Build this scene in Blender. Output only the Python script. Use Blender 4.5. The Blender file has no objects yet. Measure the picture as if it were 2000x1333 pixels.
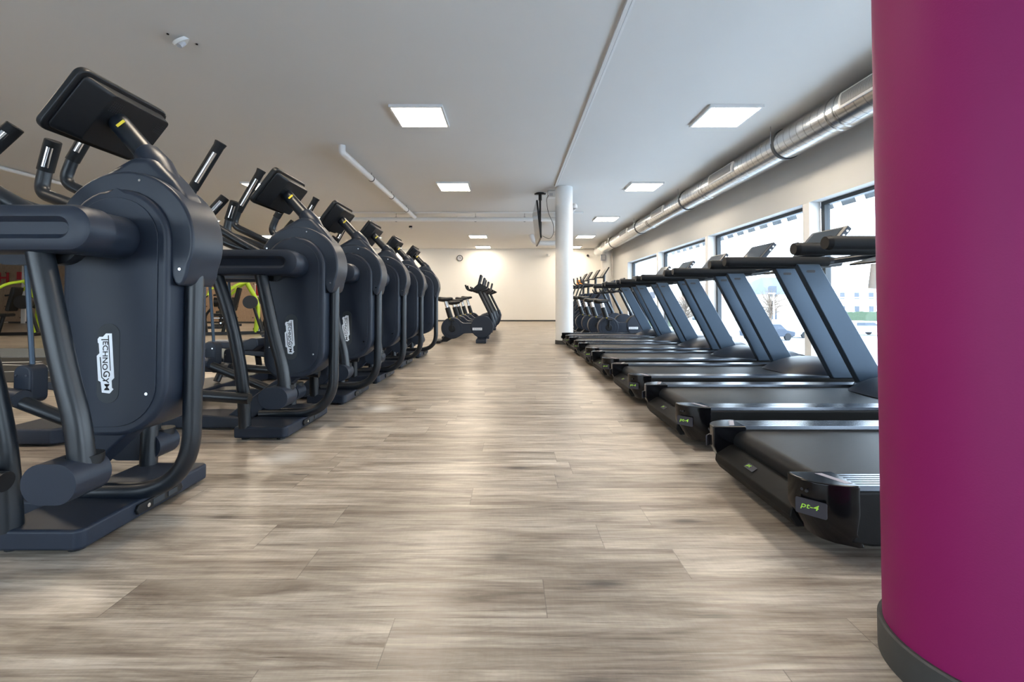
import bpy, bmesh, math, random
from mathutils import Vector, Matrix, Euler
random.seed(7)
S = bpy.context.scene
COL = S.collection
PI = math.pi
# ------------------------------------------------------------------ camera
cd = bpy.data.cameras.new('camera'); cam = bpy.data.objects.new('camera', cd); COL.objects.link(cam)
cam.location = (0, 0, 0.856); cam.rotation_euler = (math.radians(90+1.27), 0, 0)
cd.sensor_width = 36; cd.lens = 16.0; cd.shift_x = 0.0025; cd.shift_y = -0.0481
cd.clip_start = 0.05; cd.clip_end = 500
S.camera = cam
# ------------------------------------------------------------------ world, exposure
S.view_settings.view_transform = 'Standard'; S.view_settings.look = 'None'
S.view_settings.gamma = 1.0; S.view_settings.use_curve_mapping = False
S.view_settings.exposure = 1.05
W = bpy.data.worlds.new('world'); S.world = W; W.use_nodes = True
wn = W.node_tree.nodes; wl = W.node_tree.links
for n in list(wn): wn.remove(n)
wo = wn.new('ShaderNodeOutputWorld'); wb = wn.new('ShaderNodeBackground')
wt = wn.new('ShaderNodeTexCoord'); ws = wn.new('ShaderNodeSeparateXYZ'); wr = wn.new('ShaderNodeValToRGB')
wnz = wn.new('ShaderNodeTexNoise'); wnz.inputs['Scale'].default_value = 2.2; wnz.inputs['Detail'].default_value = 5
wm = wn.new('ShaderNodeMix'); wm.data_type = 'RGBA'
wr.color_ramp.elements[0].position = 0.0; wr.color_ramp.elements[0].color = (0.80, 0.90, 1.0, 1)
wr.color_ramp.elements[1].position = 0.6; wr.color_ramp.elements[1].color = (0.48, 0.70, 1.0, 1)
wm.inputs['B'].default_value = (0.93, 0.97, 1, 1)
wl.new(wt.outputs['Generated'], ws.inputs[0]); wl.new(ws.outputs['Z'], wr.inputs[0])
wl.new(wt.outputs['Generated'], wnz.inputs['Vector'])
wl.new(wnz.outputs['Fac'], wm.inputs['Factor']); wl.new(wr.outputs[0], wm.inputs['A'])
wl.new(wm.outputs['Result'], wb.inputs['Color']); wb.inputs['Strength'].default_value = 5.4
wl.new(wb.outputs[0], wo.inputs[0])
LAMP_STRENGTH = 21.0
LAMP_COLOR = (1.0, 0.85, 0.66, 1)

# ------------------------------------------------------------------ materials
MATS = {}
def mat(name, col=(0.5,0.5,0.5), rough=0.5, metal=0.0, spec=0.5, coat=0.0, noise=0.0, nscale=40, bump=0.0, bscale=400, emis=None, estr=0):
    if name in MATS: return MATS[name]
    m = bpy.data.materials.new(name); m.use_nodes = True
    nt = m.node_tree; b = nt.nodes['Principled BSDF']
    b.inputs['Base Color'].default_value = (*col, 1); b.inputs['Roughness'].default_value = rough
    b.inputs['Metallic'].default_value = metal; b.inputs['Specular IOR Level'].default_value = spec
    b.inputs['Coat Weight'].default_value = coat
    tc = nt.nodes.new('ShaderNodeTexCoord')
    n = nt.nodes.new('ShaderNodeTexNoise'); n.inputs['Scale'].default_value = nscale; n.inputs['Detail'].default_value = 4
    nt.links.new(tc.outputs['Object'], n.inputs['Vector'])
    mx = nt.nodes.new('ShaderNodeMix'); mx.data_type = 'RGBA'
    k = 1-noise; q = 1+noise
    mx.inputs['A'].default_value = (col[0]*k, col[1]*k, col[2]*k, 1); mx.inputs['B'].default_value = (min(1,col[0]*q), min(1,col[1]*q), min(1,col[2]*q), 1)
    nt.links.new(n.outputs['Fac'], mx.inputs['Factor']); nt.links.new(mx.outputs['Result'], b.inputs['Base Color'])
    if bump > 0:
        n2 = nt.nodes.new('ShaderNodeTexNoise'); n2.inputs['Scale'].default_value = bscale; n2.inputs['Detail'].default_value = 2
        nt.links.new(tc.outputs['Object'], n2.inputs['Vector'])
        bp = nt.nodes.new('ShaderNodeBump'); bp.inputs['Strength'].default_value = bump; bp.inputs['Distance'].default_value = 0.001
        nt.links.new(n2.outputs['Fac'], bp.inputs['Height']); nt.links.new(bp.outputs[0], b.inputs['Normal'])
    if emis:
        b.inputs['Emission Color'].default_value = emis; b.inputs['Emission Strength'].default_value = estr
    MATS[name] = m
    return m
M_body  = mat('charcoal_plastic', (0.014,0.020,0.034), 0.42, 0, 0.32, noise=0.10, nscale=3, bump=0.25, bscale=900)
M_shell = mat('charcoal_shell', (0.014,0.020,0.033), 0.36, 0, 0.36, noise=0.08, nscale=3, bump=0.2, bscale=900)
M_tube  = mat('charcoal_tube', (0.005,0.008,0.013), 0.36, 0.0, 0.5, noise=0.06)
M_black = mat('black_plastic', (0.006,0.007,0.009), 0.40, 0, 0.3, noise=0.1)
M_gloss = mat('gloss_black', (0.004,0.004,0.005), 0.14, 0, 0.35, coat=0.0, noise=0.1)
M_rubber= mat('rubber_grip', (0.009,0.010,0.012), 0.62, 0, 0.25, noise=0.15, bump=0.3, bscale=500)
M_chrome= mat('chrome', (0.75,0.76,0.78), 0.12, 1.0, noise=0.03)
M_alu   = mat('brushed_aluminium', (0.50,0.52,0.55), 0.24, 1.0, noise=0.12, nscale=8)
M_rail  = mat('dark_aluminium', (0.10,0.11,0.13), 0.22, 0.9, noise=0.15, nscale=6)
M_silver= mat('silver_badge', (0.72,0.74,0.78), 0.3, 0.2, noise=0.02)
M_badge = mat('badge_recess', (0.022,0.028,0.036), 0.6, noise=0.05)
M_ink   = mat('black_ink', (0.008,0.008,0.012), 0.5)
M_screen= mat('screen_glass', (0.012,0.014,0.018), 0.08, 0, 0.6)
M_belt  = mat('treadmill_belt', (0.007,0.008,0.010), 0.5, 0, 0.2, noise=0.35, nscale=30, bump=0.4, bscale=300)
M_bump  = mat('bumper_plastic', (0.007,0.007,0.007), 0.55, 0, 0.15, noise=0.2, nscale=200, bump=0.5, bscale=700)
M_up    = mat('upright_metal', (0.035,0.056,0.085), 0.42, 0.45, 0.5, noise=0.05, bump=0.1, bscale=700)
M_lime  = mat('lime_paint', (0.42,0.62,0.02), 0.35, noise=0.05)
M_lime2 = mat('lime_ink', (0.45,0.85,0.08), 0.5)
M_stick = mat('sticker_grey', (0.030,0.030,0.042), 0.45, noise=0.15)
M_stickw= mat('sticker_white', (0.24,0.20,0.22), 0.35, noise=0.2, nscale=300)
M_red   = mat('red_paint', (0.45,0.02,0.03), 0.5, noise=0.05)
M_orange= mat('orange_plastic', (0.75,0.28,0.02), 0.4)
M_yellow= mat('yellow_plastic', (0.80,0.62,0.05), 0.4)
M_white = mat('white_paint', (0.80,0.80,0.79), 0.5, noise=0.02, nscale=5)
M_pipe  = mat('white_pipe', (0.78,0.78,0.78), 0.4, noise=0.03)
M_ceil  = mat('ceiling_plaster', (0.72,0.72,0.71), 0.85, noise=0.02, nscale=1.5, bump=0.15, bscale=120)
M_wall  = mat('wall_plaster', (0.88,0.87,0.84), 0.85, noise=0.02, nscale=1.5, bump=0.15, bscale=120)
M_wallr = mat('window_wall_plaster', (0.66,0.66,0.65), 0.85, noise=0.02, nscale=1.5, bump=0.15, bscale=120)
M_pink  = mat('magenta_paint', (0.235,0.007,0.098), 0.6, 0, 0.3, noise=0.03, nscale=2, bump=0.15, bscale=250)
M_skirt = mat('grey_skirting', (0.045,0.047,0.048), 0.55, noise=0.1)
M_frame = mat('anthracite_frame', (0.035,0.042,0.05), 0.4, 0.2, noise=0.05)
M_mat   = mat('rubber_mat', (0.015,0.015,0.015), 0.7, noise=0.2)
M_matg  = mat('grey_turf', (0.16,0.18,0.20), 0.9, noise=0.25, nscale=60)
M_matw  = mat('mat_white_print', (0.65,0.65,0.63), 0.7, noise=0.1)
M_tread = mat('pedal_tread', (0.30,0.31,0.33), 0.55, noise=0.2, nscale=120)
M_clockf= mat('clock_face', (0.55,0.56,0.60), 0.4)
M_lampo = mat('lamp_frame', (0.75,0.75,0.75), 0.4)
M_diff  = mat('lamp_diffuser', (0.9,0.9,0.9), 0.5, emis=LAMP_COLOR, estr=LAMP_STRENGTH)
M_towel = mat('white_towel', (0.8,0.8,0.8), 0.9, noise=0.05, nscale=60)
M_cream = mat('house_plaster', (0.62,0.56,0.48), 0.9, noise=0.06)
M_roof  = mat('slate_roof', (0.07,0.08,0.11), 0.7, noise=0.2)
M_roofr = mat('tiled_roof', (0.30,0.13,0.08), 0.8, noise=0.2)
M_car   = mat('car_paint_light', (0.55,0.56,0.58), 0.3, 0.2)
M_card  = mat('car_paint_dark', (0.03,0.04,0.06), 0.3, 0.2)
M_glassd= mat('dark_window', (0.05,0.06,0.08), 0.15)
M_leaf  = mat('shrub_green', (0.05,0.075,0.04), 0.8, noise=0.4, nscale=6)
M_twig  = mat('winter_twigs', (0.16,0.12,0.09), 0.9, noise=0.3)
M_asph  = mat('pale_asphalt', (0.50,0.51,0.52), 0.9, noise=0.12, nscale=0.5)
M_grass = mat('lawn', (0.12,0.17,0.07), 0.95, noise=0.3, nscale=2)

def nodes_mat(name, build):
    m = bpy.data.materials.new(name); m.use_nodes = True
    build(m.node_tree, m.node_tree.nodes['Principled BSDF']); MATS[name] = m
    return m
def mth(nt, op, a, b=None, c=None):
    n = nt.nodes.new('ShaderNodeMath'); n.operation = op
    for i, v in enumerate((a, b, c)):
        if v is None: continue
        if isinstance(v, (int, float)): n.inputs[i].default_value = v
        else: nt.links.new(v, n.inputs[i])
    return n.outputs[0]
def ramp(nt, fac, stops):
    r = nt.nodes.new('ShaderNodeValToRGB'); e = r.color_ramp.elements
    while len(e) < len(stops): e.new(0.5)
    for i, (p, c) in enumerate(stops): e[i].position = p; e[i].color = (*c, 1)
    nt.links.new(fac, r.inputs[0]); return r.outputs[0]
def mixc(nt, fac, a, b, mode='MIX'):
    n = nt.nodes.new('ShaderNodeMix'); n.data_type = 'RGBA'; n.blend_type = mode
    for k, v in (('Factor', fac), ('A', a), ('B', b)):
        if isinstance(v, (int, float)): n.inputs[k].default_value = v
        elif isinstance(v, tuple): n.inputs[k].default_value = (*v, 1)
        else: nt.links.new(v, n.inputs[k])
    return n.outputs['Result']
def floor_nodes(nt, b):
    tc = nt.nodes.new('ShaderNodeTexCoord'); sp = nt.nodes.new('ShaderNodeSeparateXYZ')
    nt.links.new(tc.outputs['Object'], sp.inputs[0]); X, Y = sp.outputs[0], sp.outputs[1]
    PW, PL = 0.172, 1.22
    v = mth(nt, 'DIVIDE', mth(nt, 'ADD', Y, 40.03), PW); row = mth(nt, 'FLOOR', v); fv = mth(nt, 'FRACT', v)
    wn_ = nt.nodes.new('ShaderNodeTexWhiteNoise'); wn_.noise_dimensions = '1D'; nt.links.new(row, wn_.inputs['W'])
    u = mth(nt, 'ADD', mth(nt, 'DIVIDE', mth(nt, 'ADD', X, 60.0), PL), mth(nt, 'MULTIPLY', wn_.outputs['Value'], 7.0))
    cu = mth(nt, 'FLOOR', u); fu = mth(nt, 'FRACT', u)
    cb = nt.nodes.new('ShaderNodeCombineXYZ'); nt.links.new(cu, cb.inputs[0]); nt.links.new(row, cb.inputs[1])
    w2 = nt.nodes.new('ShaderNodeTexWhiteNoise'); w2.noise_dimensions = '2D'; nt.links.new(cb.outputs[0], w2.inputs['Vector'])
    rnd = w2.outputs['Value']
    # grain coordinates, shifted per plank
    def coords(sx, sy, k):
        c = nt.nodes.new('ShaderNodeCombineXYZ')
        nt.links.new(mth(nt, 'MULTIPLY', X, sx), c.inputs[0]); nt.links.new(mth(nt, 'MULTIPLY', Y, sy), c.inputs[1])
        nt.links.new(mth(nt, 'MULTIPLY', rnd, k), c.inputs[2]); return c.outputs[0]
    def noise(vec, sc, det, dist=0.0, rough=0.55):
        n = nt.nodes.new('ShaderNodeTexNoise'); n.inputs['Scale'].default_value = sc; n.inputs['Detail'].default_value = det
        n.inputs['Distortion'].default_value = dist; n.inputs['Roughness'].default_value = rough
        nt.links.new(vec, n.inputs['Vector']); return n.outputs['Fac']
    g1 = noise(coords(1.0, 9.0, 37), 1.1, 7, 0.9, 0.62)
    g2 = noise(coords(2.0, 60.0, 91), 1.6, 5, 0.4, 0.7)
    g3 = noise(coords(60.0, 9.0, 11), 2.0, 2, 0.2)
    g4 = noise(coords(1.5, 17.0, 53), 1.7, 9, 1.6, 0.68)
    g5 = noise(coords(1.2, 3.2, 71), 2.2, 4, 0.5, 0.55)
    base = ramp(nt, g1, [(0.30, (0.172,0.136,0.108)), (0.43, (0.285,0.242,0.200)), (0.55, (0.40,0.352,0.298)), (0.70, (0.50,0.455,0.40))])
    base = mixc(nt, 0.80, base, ramp(nt, g2, [(0.30, (0.24,0.22,0.21)), (0.45, (0.46,0.45,0.44)), (0.60, (0.58,0.58,0.57)), (0.78,(0.82,0.82,0.82))]), 'OVERLAY')
    base = mixc(nt, 0.60, base, ramp(nt, g4, [(0.34,(0.28,0.26,0.245)),(0.47,(0.47,0.465,0.46)),(0.60,(0.60,0.60,0.60)),(0.7,(0.72,0.725,0.73))]), 'OVERLAY')
    base = mixc(nt, 0.40, base, ramp(nt, g5, [(0.35,(0.34,0.32,0.31)),(0.5,(0.5,0.5,0.5)),(0.66,(0.66,0.67,0.68))]), 'OVERLAY')
    base = mixc(nt, 0.10, base, ramp(nt, g3, [(0.4,(0.4,0.4,0.4)),(0.62,(0.62,0.62,0.62))]), 'OVERLAY')
    base = mixc(nt, 1.0, base, ramp(nt, rnd, [(0.0,(0.88,0.875,0.87)),(0.5,(0.99,0.99,0.99)),(1.0,(1.09,1.085,1.08))]), 'MULTIPLY')
    # knots
    vo = nt.nodes.new('ShaderNodeTexVoronoi'); vo.feature = 'F1'; vo.inputs['Scale'].default_value = 1.0
    nt.links.new(coords(1.8, 5.6, 23), vo.inputs['Vector'])
    kn = ramp(nt, mth(nt, 'ADD', vo.outputs['Distance'], mth(nt, 'MULTIPLY', mth(nt,'SUBTRACT',g2,0.5), 0.22)), [(0.05,(1,1,1)),(0.09,(0.6,0.6,0.6)),(0.14,(0.18,0.18,0.18)),(0.24,(0,0,0))])
    base = mixc(nt, mth(nt, 'MULTIPLY', kn, 0.85), base, (0.065,0.052,0.045))
    # chalky scuffs
    for (sx, sy, r) in ((-1.24, 2.52, 0.17), (-1.03, 3.66, 0.2), (-1.5, 2.95, 0.1)):
        dx = mth(nt, 'SUBTRACT', X, sx); dy = mth(nt, 'SUBTRACT', Y, sy)
        d = mth(nt, 'SQRT', mth(nt, 'ADD', mth(nt,'MULTIPLY',dx,dx), mth(nt,'MULTIPLY',mth(nt,'MULTIPLY',dy,dy),1.6)))
        ring = mth(nt, 'MULTIPLY', mth(nt, 'SUBTRACT', 1.0, mth(nt, 'DIVIDE', d, r)), mth(nt, 'MULTIPLY', g2, 2.2))
        f = nt.nodes.new('ShaderNodeClamp'); nt.links.new(ring, f.inputs[0])
        base = mixc(nt, mth(nt,'MULTIPLY', f.outputs[0], 0.9), base, (0.62,0.60,0.57))
    # seams
    e1 = mth(nt, 'LESS_THAN', fv, 0.010); e2 = mth(nt, 'LESS_THAN', fu, 0.0022)
    seam = mth(nt, 'MAXIMUM', mth(nt,'MULTIPLY',e1,0.55), e2)
    base = mixc(nt, mth(nt, 'MULTIPLY', seam, 0.5), base, (0.09,0.075,0.065))
    nt.links.new(base, b.inputs['Base Color'])
    nt.links.new(mth(nt, 'ADD', mth(nt, 'MULTIPLY', g2, 0.24), 0.20), b.inputs['Roughness'])
    b.inputs['Specular IOR Level'].default_value = 0.45
    bp = nt.nodes.new('ShaderNodeBump'); bp.inputs['Strength'].default_value = 0.22; bp.inputs['Distance'].default_value = 0.0015
    nt.links.new(mth(nt, 'SUBTRACT', mth(nt,'ADD', mth(nt,'MULTIPLY',g2,0.8), mth(nt,'MULTIPLY',g3,0.7)), seam), bp.inputs['Height']); nt.links.new(bp.outputs[0], b.inputs['Normal'])
M_floor = nodes_mat('vinyl_plank_floor', floor_nodes)
def wood_nodes(nt, b):
    tc = nt.nodes.new('ShaderNodeTexCoord'); sp = nt.nodes.new('ShaderNodeSeparateXYZ'); nt.links.new(tc.outputs['Object'], sp.inputs[0])
    u = mth(nt, 'DIVIDE', mth(nt, 'ADD', sp.outputs[0], 50), 0.62); v = mth(nt,'DIVIDE', sp.outputs[2], 1.35)
    fu = mth(nt, 'FRACT', u); fv = mth(nt, 'FRACT', v)
    n = nt.nodes.new('ShaderNodeTexNoise'); mp = nt.nodes.new('ShaderNodeMapping'); mp.inputs['Scale'].default_value = (14, 1, 1.2)
    nt.links.new(tc.outputs['Object'], mp.inputs[0]); nt.links.new(mp.outputs[0], n.inputs['Vector']); n.inputs['Detail'].default_value = 5
    c = ramp(nt, n.outputs['Fac'], [(0.3,(0.30,0.20,0.13)),(0.7,(0.46,0.33,0.23))])
    seam = mth(nt, 'MAXIMUM', mth(nt,'LESS_THAN',fu,0.012), mth(nt,'LESS_THAN',fv,0.006))
    du = mth(nt,'SUBTRACT',fu,0.12); dv = mth(nt,'MULTIPLY', mth(nt,'SUBTRACT',mth(nt,'FRACT',mth(nt,'MULTIPLY',v,3)),0.5), 0.72)
    dot = mth(nt,'LESS_THAN', mth(nt,'ADD', mth(nt,'MULTIPLY',du,du), mth(nt,'MULTIPLY',dv,dv)), 0.0022)
    c = mixc(nt, mth(nt,'MAXIMUM',mth(nt,'MULTIPLY',seam,0.6),mth(nt,'MULTIPLY',dot,0.85)), c, (0.05,0.035,0.025))
    nt.links.new(c, b.inputs['Base Color']); b.inputs['Roughness'].default_value = 0.55
M_wood = nodes_mat('wood_cladding', wood_nodes)
def duct_nodes(nt, b):
    tc = nt.nodes.new('ShaderNodeTexCoord'); sp = nt.nodes.new('ShaderNodeSeparateXYZ'); nt.links.new(tc.outputs['Object'], sp.inputs[0])
    ang = mth(nt, 'ARCTAN2', sp.outputs[2], sp.outputs[0])
    s = mth(nt, 'ADD', mth(nt, 'DIVIDE', sp.outputs[1], 0.13), mth(nt, 'DIVIDE', ang, 2*PI))
    f = mth(nt, 'ABSOLUTE', mth(nt, 'SUBTRACT', mth(nt, 'FRACT', s), 0.5))
    h = mth(nt, 'GREATER_THAN', f, 0.455)
    n = nt.nodes.new('ShaderNodeTexNoise'); n.inputs['Scale'].default_value = 5; nt.links.new(tc.outputs['Object'], n.inputs['Vector'])
    c = mixc(nt, n.outputs['Fac'], (0.50,0.52,0.54), (0.66,0.68,0.70))
    c = mixc(nt, mth(nt,'MULTIPLY',h,0.55), c, (0.16,0.17,0.18))
    nt.links.new(c, b.inputs['Base Color']); b.inputs['Metallic'].default_value = 1.0
    nt.links.new(mth(nt,'ADD',mth(nt,'MULTIPLY',n.outputs['Fac'],0.16),0.16), b.inputs['Roughness'])
    bp = nt.nodes.new('ShaderNodeBump'); bp.inputs['Strength'].default_value = 0.8; bp.inputs['Distance'].default_value = 0.004
    nt.links.new(h, bp.inputs['Height']); nt.links.new(bp.outputs[0], b.inputs['Normal'])
M_duct = nodes_mat('spiral_duct_steel', duct_nodes)
def grille_nodes(nt, b):
    tc = nt.nodes.new('ShaderNodeTexCoord'); sp = nt.nodes.new('ShaderNodeSeparateXYZ'); nt.links.new(tc.outputs['Object'], sp.inputs[0])
    f = mth(nt, 'FRACT', mth(nt, 'DIVIDE', sp.outputs[1], 0.016))
    c = mixc(nt, mth(nt,'LESS_THAN', f, 0.45), (0.34,0.35,0.36), (0.10,0.10,0.11))
    nt.links.new(c, b.inputs['Base Color']); b.inputs['Roughness'].default_value = 0.5
M_grille = nodes_mat('grille_slats', grille_nodes)
def glass_mat():
    m = bpy.data.materials.new('window_glass'); m.use_nodes = True; nt = m.node_tree
    for n in list(nt.nodes): nt.nodes.remove(n)
    o = nt.nodes.new('ShaderNodeOutputMaterial'); t = nt.nodes.new('ShaderNodeBsdfTransparent'); g = nt.nodes.new('ShaderNodeBsdfGlossy')
    t.inputs[0].default_value = (0.90,0.95,0.98,1); g.inputs['Roughness'].default_value = 0.02
    fr = nt.nodes.new('ShaderNodeLayerWeight'); mx = nt.nodes.new('ShaderNodeMixShader')
    fz = mth(nt, 'MULTIPLY_ADD', mth(nt, 'POWER', fr.outputs['Facing'], 5.0), 0.5, 0.04)
    nt.links.new(fz, mx.inputs[0]); nt.links.new(t.outputs[0], mx.inputs[1]); nt.links.new(g.outputs[0], mx.inputs[2]); nt.links.new(mx.outputs[0], o.inputs[0])
    return m
M_glass = glass_mat()

# ------------------------------------------------------------------ mesh helpers
class MB:
    def __init__(s): s.bm = bmesh.new()
    def faces(s, rings, cap=True, closed=True):
        vs = [[s.bm.verts.new(p) for p in r] for r in rings]
        n = len(rings[0])
        for a, b in zip(vs, vs[1:]):
            for i in range(n if closed else n-1):
                j = (i+1) % n
                s.bm.faces.new((a[i], a[j], b[j], b[i]))
        if cap:
            s.bm.faces.new(list(reversed(vs[0]))); s.bm.faces.new(vs[-1])
        return s
    def box(s, lo, hi, M=None):
        x0,y0,z0 = lo; x1,y1,z1 = hi
        P = [(x0,y0,z0),(x1,y0,z0),(x1,y1,z0),(x0,y1,z0)], [(x0,y0,z1),(x1,y0,z1),(x1,y1,z1),(x0,y1,z1)]
        if M is not None: P = [[M @ Vector(p) for p in r] for r in P]
        return s.faces(P)
    def prism_y(s, prof, y0, y1):      # prof: list of (x,z), extruded along y
        return s.faces([[(x,y0,z) for x,z in prof], [(x,y1,z) for x,z in prof]])
    def prism_z(s, prof, z0, z1, k=1.0):
        return s.faces([[(x,y,z0) for x,y in prof], [(x*k,y*k,z1) for x,y in prof]])
    def prism_x(s, prof, x0, x1):
        return s.faces([[(x0,y,z) for y,z in prof], [(x1,y,z) for y,z in prof]])
    def tube(s, pts, r, seg=14, cap=True):
        pts = [Vector(p) for p in pts]
        rs = r if isinstance(r, (list, tuple)) else [r]*len(pts)
        tang = []
        for i in range(len(pts)):
            a = pts[max(i-1,0)]; b = pts[min(i+1,len(pts)-1)]
            tang.append((b-a).normalized())
        t = tang[0]; up = Vector((0,0,1)) if abs(t.z) < 0.9 else Vector((0,1,0))
        nrm = (up - t*up.dot(t)).normalized(); rings = []
        for i, p in enumerate(pts):
            t = tang[i]; nrm = (nrm - t*nrm.dot(t)).normalized(); bn = t.cross(nrm)
            rings.append([p + (nrm*math.cos(2*PI*k/seg) + bn*math.sin(2*PI*k/seg))*rs[i] for k in range(seg)])
        return s.faces(rings, cap)
    def cyl(s, a, b, r, seg=24, r2=None):
        return s.tube([a, b], [r, r if r2 is None else r2], seg)
    def build(s, name, m, parent=None, bevel=0.0, seg=2, sharp=35):
        bmesh.ops.recalc_face_normals(s.bm, faces=s.bm.faces)
        me = bpy.data.meshes.new(name); s.bm.to_mesh(me); s.bm.free()
        me.materials.append(m)
        for p in me.polygons: p.use_smooth = True
        o = bpy.data.objects.new(name, me); COL.objects.link(o)
        if parent is not None: o.parent = parent
        if bevel > 0:
            md = o.modifiers.new('bevel', 'BEVEL'); md.width = bevel; md.segments = seg; md.limit_method = 'ANGLE'
            md.angle_limit = math.radians(28); md.harden_normals = True; md.use_clamp_overlap = True
        else:
            me.set_sharp_from_angle(angle=math.radians(sharp))
        return o
def fillet(pts, r, n=8):
    pts = [Vector(p) for p in pts]; out = [pts[0]]
    rs = r if isinstance(r, (list, tuple)) else [r]*(len(pts)-2)
    for i in range(1, len(pts)-1):
        p = pts[i]; a = (pts[i-1]-p); b = (pts[i+1]-p); d = min(rs[i-1], a.length*0.49, b.length*0.49)
        A = p + a.normalized()*d; B = p + b.normalized()*d
        for k in range(n+1):
            t = k/n; out.append((1-t)**2*A + 2*t*(1-t)*p + t*t*B)
    out.append(pts[-1]); return out
def rrect(x0, z0, x1, z1, r, n=7):     # rounded rectangle, r = (bl, br, tr, tl)
    if not isinstance(r, (list, tuple)): r = (r,)*4
    C = [(x0+r[0], z0+r[0], r[0], PI), (x1-r[1], z0+r[1], r[1], 1.5*PI), (x1-r[2], z1-r[2], r[2], 0), (x0+r[3], z1-r[3], r[3], 0.5*PI)]
    out = []
    for cx, cz, rr, a0 in C:
        for k in range(n+1):
            a = a0 + k/n*PI/2; out.append((cx+rr*math.cos(a), cz+rr*math.sin(a)))
    return out
def capsule(x0, x1, z, r, n=14):
    return rrect(x0, z-r, x1, z+r, r*0.999, n//2)
def empty(name, loc, label=None, cat=None, group=None, rz=0):
    o = bpy.data.objects.new(name, None); COL.objects.link(o); o.location = loc; o.rotation_euler = (0,0,rz); o.empty_display_size = 0.1
    return tag(o, label, cat, group)
def tag(o, label=None, cat=None, group=None, kind=None):
    if label: o['label'] = label
    if cat: o['category'] = cat
    if group: o['group'] = group
    if kind: o['kind'] = kind
    return o
KIDS = {}
def copy_tree(o, parent=None):
    c = o.copy(); COL.objects.link(c)
    if parent is not None: c.parent = parent
    for ch in list(o.children): copy_tree(ch, c)
    return c
def struct(name, mb, m, parent=None, **k):
    o = mb.build(name, m, parent, **k)
    if parent is None: o['kind'] = 'structure'
    return o
def text_mesh(txt, name, m, parent, M, w=None, h=None, shear=0.0, extrude=0.0006, bold=0.0):
    cu = bpy.data.curves.new(name, 'FONT'); cu.body = txt; cu.extrude = 0; cu.shear = shear; cu.offset = bold
    tmp = bpy.data.objects.new(name, cu); COL.objects.link(tmp)
    dg = bpy.context.evaluated_depsgraph_get(); dg.update()
    me = bpy.data.meshes.new_from_object(tmp.evaluated_get(dg)); COL.objects.unlink(tmp); bpy.data.objects.remove(tmp)
    bm = bmesh.new(); bm.from_mesh(me)
    xs = [v.co.x for v in bm.verts]; ys = [v.co.y for v in bm.verts]
    x0, x1, y0, y1 = min(xs), max(xs), min(ys), max(ys)
    kx = w/(x1-x0) if w else (h/(y1-y0)); ky = h/(y1-y0) if h else kx
    for v in bm.verts: v.co = Vector(((v.co.x-(x0+x1)/2)*kx, (v.co.y-(y0+y1)/2)*ky, 0))
    r = bmesh.ops.extrude_face_region(bm, geom=bm.faces[:])
    for g in r['geom']:
        if isinstance(g, bmesh.types.BMVert): g.co.z += extrude
    bm.transform(M); bmesh.ops.recalc_face_normals(bm, faces=bm.faces)
    bm.to_mesh(me); bm.free(); me.materials.clear(); me.materials.append(m); me.name = name
    o = bpy.data.objects.new(name, me); COL.objects.link(o)
    if parent is not None: o.parent = parent
    return o
def frame_m(origin, xdir, ydir):       # matrix whose local x,y axes are given, z = normal
    x = Vector(xdir).normalized(); y = Vector(ydir).normalized(); z = x.cross(y)
    M = Matrix((x, y, z)).transposed().to_4x4(); M.translation = Vector(origin); return M

# ================================================================== SETTING
XL, XR, YB, YF, H = -24.0, 4.1, 20.0, -4.0, 3.2
struct('floor', MB().box((XL-0.2,YF-0.2,-0.1),(4.45,YB+0.2,0)), M_floor)
struct('ceiling', MB().box((XL-0.2,YF-0.2,H),(4.45,YB+0.2,H+0.2)), M_ceil)
struct('wall_back', MB().box((-8.0,YB,0),(XR+0.35,YB+0.2,H)), M_wall)
struct('baseboard_back', MB().box((-8.0,YB-0.012,0),(XR,YB-0.001,0.06)), M_skirt)
struct('wall_left', MB().box((XL-0.2,YF,0),(XL,YB,H)), M_wall)
struct('wall_front', MB().box((XL,YF-0.2,2.75),(4.45,YF,H)).box((XL,YF-0.2,0),(-14,YF,2.75)).box((-14,YF-0.2,2.05),(3.9,YF,2.75)).box((-14,YF-0.2,0),(-8.5,YF,2.05)).box((0.5,YF-0.2,0),(3.9,YF,2.05)).box((3.9,YF-0.2,0),(4.45,YF,2.75)).box((-14,YF-0.2,0),(3.9,YF,0.5)), M_wall)
w = empty('window_7', (-4.0, YF-0.1, 0)); w['kind'] = 'structure'  # unseen front window, added and sized for daylight on the near machines
fm = MB().box((-4.499,-0.04,1.98),(4.499,0.04,2.049)).box((-4.499,-0.04,0.501),(4.499,0.04,0.57))
for k in range(5): fm.box((-4.499+k*2.235,-0.04,0.57),(-4.499+k*2.235+0.055,0.04,1.98))
fm.build('window_frame', M_frame, w)
MB().box((-4.44,-0.005,0.57),(4.44,0.005,1.98)).build('glass_pane', M_glass, w)
wb_ = MB().box((XL,18.2,2.72),(-8.0,18.4,H)).box((-8.1,18.4,0),(-8.0,20.0,H))
struct('wall_back_recess', wb_, M_wall)
struct('wall_back_cladding', MB().box((XL,18.2,0.0),(-8.0,18.4,2.72)), M_wood)
struct('baseboard_cladding', MB().box((XL,18.17,0),(-8.0,18.199,0.07)), M_skirt)
struct('trim_1', MB().box((-19.46,18.14,0),(-19.30,18.199,2.5)), M_white)
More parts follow.
